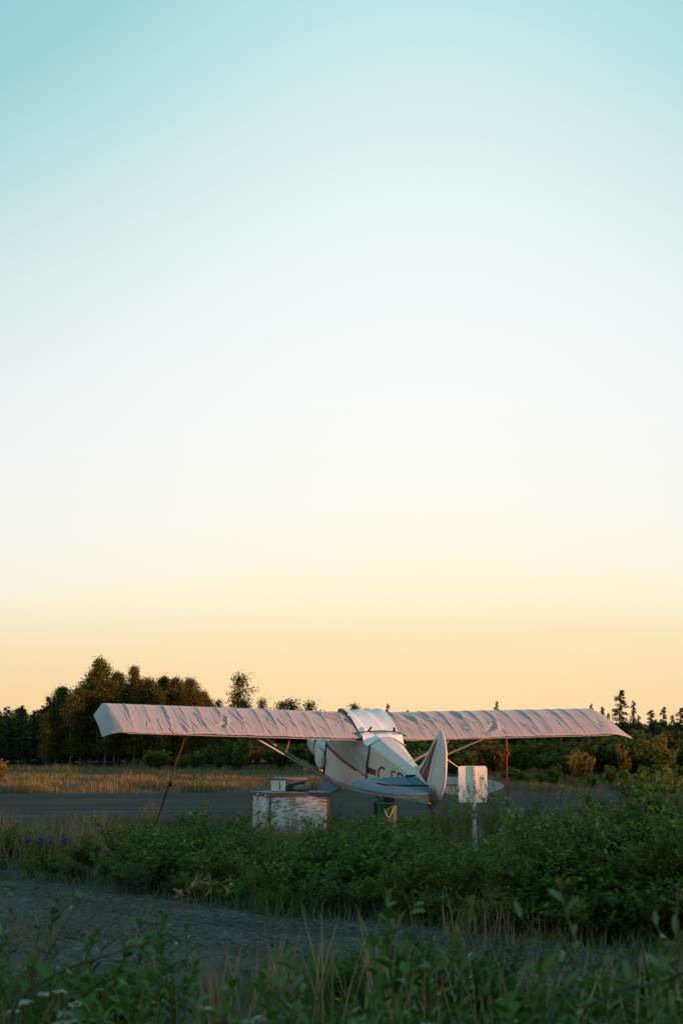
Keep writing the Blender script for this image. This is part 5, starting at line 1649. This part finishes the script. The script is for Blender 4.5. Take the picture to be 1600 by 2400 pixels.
# yarrow heads at the lower left
def yarrow(px, top, Y, label, s=1.0):
    h = CAM_H - (top - 1738) * Y / 3333
    rt = empty('yarrow', (px2x(px, Y), Y, 0), rng.uniform(0, 6), label, 'flower', 'yarrow in the near verge')
    P = curve_path([0, 0, 0], [rng.normal() * .06, 0, 1], h, 6, .03, rng)
    mb = MB(); mb.tube([tuple(p) for p in P], .0035, 5)
    for k in range(7):
        a = k * .9; mb.tube([tuple(P[5]), tuple(P[-1] + np.array([math.cos(a) * .025, math.sin(a) * .025, .0]) * s)], .0015, 4)
    mb.build('stem', M['greenstem'], rt)
    n = 34; a = rng.uniform(0, 6.28, n); rr = .045 * s * np.sqrt(rng.random(n))
    C = P[-1] + np.stack([rr * np.cos(a), rr * np.sin(a), .006 - 3.5 * rr * rr + rng.normal(size=n) * .002], 1)
    v = (octv[None] * np.array([1, 1, .6]) * rng.uniform(.005, .009, n)[:, None, None] + C[:, None]).reshape(-1, 3)
    f = (octf[None] + (np.arange(n) * 6)[:, None, None]).reshape(-1, 3)
    o = link('florets', mesh_from('florets', v, f, M['yarrow']), rt); o['kind'] = 'stuff'
    n = 40; q = rng.uniform(.1, .85, n) * 6; j = q.astype(int); B = P[j] + (P[j + 1] - P[j]) * (q - j)[:, None]
    v, f = leaf_quads(B, rand_dirs(n) + np.array([0, 0, .4]), rand_dirs(n) + np.array([0, 0, 1]), rng.uniform(.03, .07, n), rng.uniform(.006, .012, n))
    o = link('foliage', mesh_from('foliage', v, f, M['willow_grey']), rt); o['kind'] = 'stuff'


for px, top, Y, s, lb in ((85, 2315, 6.4, .8, 'pale yarrow head farthest left above the others'), (125, 2300, 6.5, .6, None), (153, 2293, 6.5, .7, 'highest small pale yarrow head at the lower left'), (208, 2318, 6.5, 1.1, 'flat pale yarrow head right of the others'), (200, 2342, 6.3, 1.0, None), (185, 2357, 6.3, .8, None), (155, 2365, 6.2, 1.0, 'flat pale yarrow head low in the cluster'), (130, 2392, 6.0, 1.5, 'largest white yarrow head at the bottom edge'), (175, 2396, 6.0, 1.2, None), (232, 2388, 6.1, .6, None), (15, 2375, 6.2, .7, 'small yarrow head at the left edge'), (50, 2340, 6.4, .6, None),
                          (490, 2330, 6.6, .8, 'pale yarrow head beside the straw clump'), (585, 2358, 6.4, .8, None), (620, 2352, 6.5, .9, None), (985, 2362, 6.0, .7, 'lone white yarrow head below the broad leaved shoot'), (1415, 2372, 6.2, .6, None)):
    yarrow(px, top, Y, lb or 'small pale yarrow head in the near verge', s)


# near verge grass: green tufts, straw stalks
def near_area(n, r):
    Y = 4.6 + 5.2 * r.random(n) ** .8; px = r.uniform(-120, 1720, n); x = (px - 800) / 3333 * Y
    k = np.array([b < track_near(a) + .25 for a, b in zip(x, Y)])
    return np.stack([x, Y], 1)[k]


grass('verge_turf', 34000, near_area, lambda xy, c, r: (.06 + .34 * r.random(len(xy)) ** 1.6 + .22 * c).clip(.04), .006, 'green_grass', 'green grass of the near verge', lean=.4, clump=.8, seed=31)
grass('verge_stubble', 1500, near_area, lambda xy, c, r: (.10 + .30 * r.random(len(xy)) ** 1.5 + .12 * c).clip(.05), .004, 'straw', 'straw coloured grass mixed through the near verge', lean=.3, clump=.8, seed=33)


def stalks(px0, px1, Y0, Y1, n, top0, top1, label, seed):
    r = np.random.default_rng(seed)
    px = r.uniform(px0, px1, n); Y = r.uniform(Y0, Y1, n); xy = np.stack([(px - 800) / 3333 * Y, Y], 1)
    top = r.uniform(top0, top1, n); h = CAM_H - (top - 1738) * Y / 3333
    paths = []
    for (x, y), hh in zip(xy, h):
        l_ = r.normal(0, .17)
        q = np.linspace(0, 1, 5)[:, None]
        paths.append((np.array([x, y, 0]) + np.concatenate([l_ * hh * q ** 1.6, r.normal(0, .04) * hh * q, hh * q], 1), np.array([.0019, .0019, .0017, .0028, .0008])))
    v, f = tubes_np(paths, 4)
    o = link('straw_stalks', mesh_from('straw_stalks', v, f, M['stalk']), kind='stuff')
    tag(o, label, 'grass')


stalks(690, 940, 6.0, 7.6, 32, 2095, 2260, 'tall straw coloured grass stalks in the middle of the near verge', 41)
stalks(490, 560, 6.4, 7.4, 20, 2170, 2260, 'upright straw clump left of the middle', 42)
stalks(600, 690, 6.6, 7.6, 14, 2130, 2300, 'scattered thin straw stalks over the track', 43)
stalks(960, 1150, 6.2, 7.6, 22, 2150, 2300, 'few straw stalks under the willow shoots', 44)
stalks(-10, 80, 5.6, 6.6, 10, 2230, 2330, 'bent straw stalks at the left edge', 45)
stalks(1200, 1610, 6.2, 7.6, 34, 2170, 2250, 'straw stalks among the pale willow shoots of the right verge', 46)
stalks(120, 700, 5.6, 6.8, 28, 2250, 2380, 'low straw stalks spread over the near verge', 47)


def creep(n, r):
    x = r.uniform(-4.5, 3.0, n); u = np.where(r.random(n) < .6, r.beta(1, 5, n), 1 - r.beta(1, 6, n))
    u = np.where(r.random(n) < .12, r.uniform(.42, .60, n), u)
    yn = np.array([track_near(q) for q in x]); yf = np.array([track_far(q) for q in x])
    return np.stack([x, yn + (yf - yn) * u], 1)


grass('track_weeds', 9000, creep, lambda xy, c, r: (.03 + .13 * r.random(len(xy)) ** 1.5 + .12 * np.clip(c, -.3, 1)).clip(.02), .007, 'mixed_grass', 'small weeds and grass creeping over the edges of the track', lean=.8, clump=1.6, seed=61)
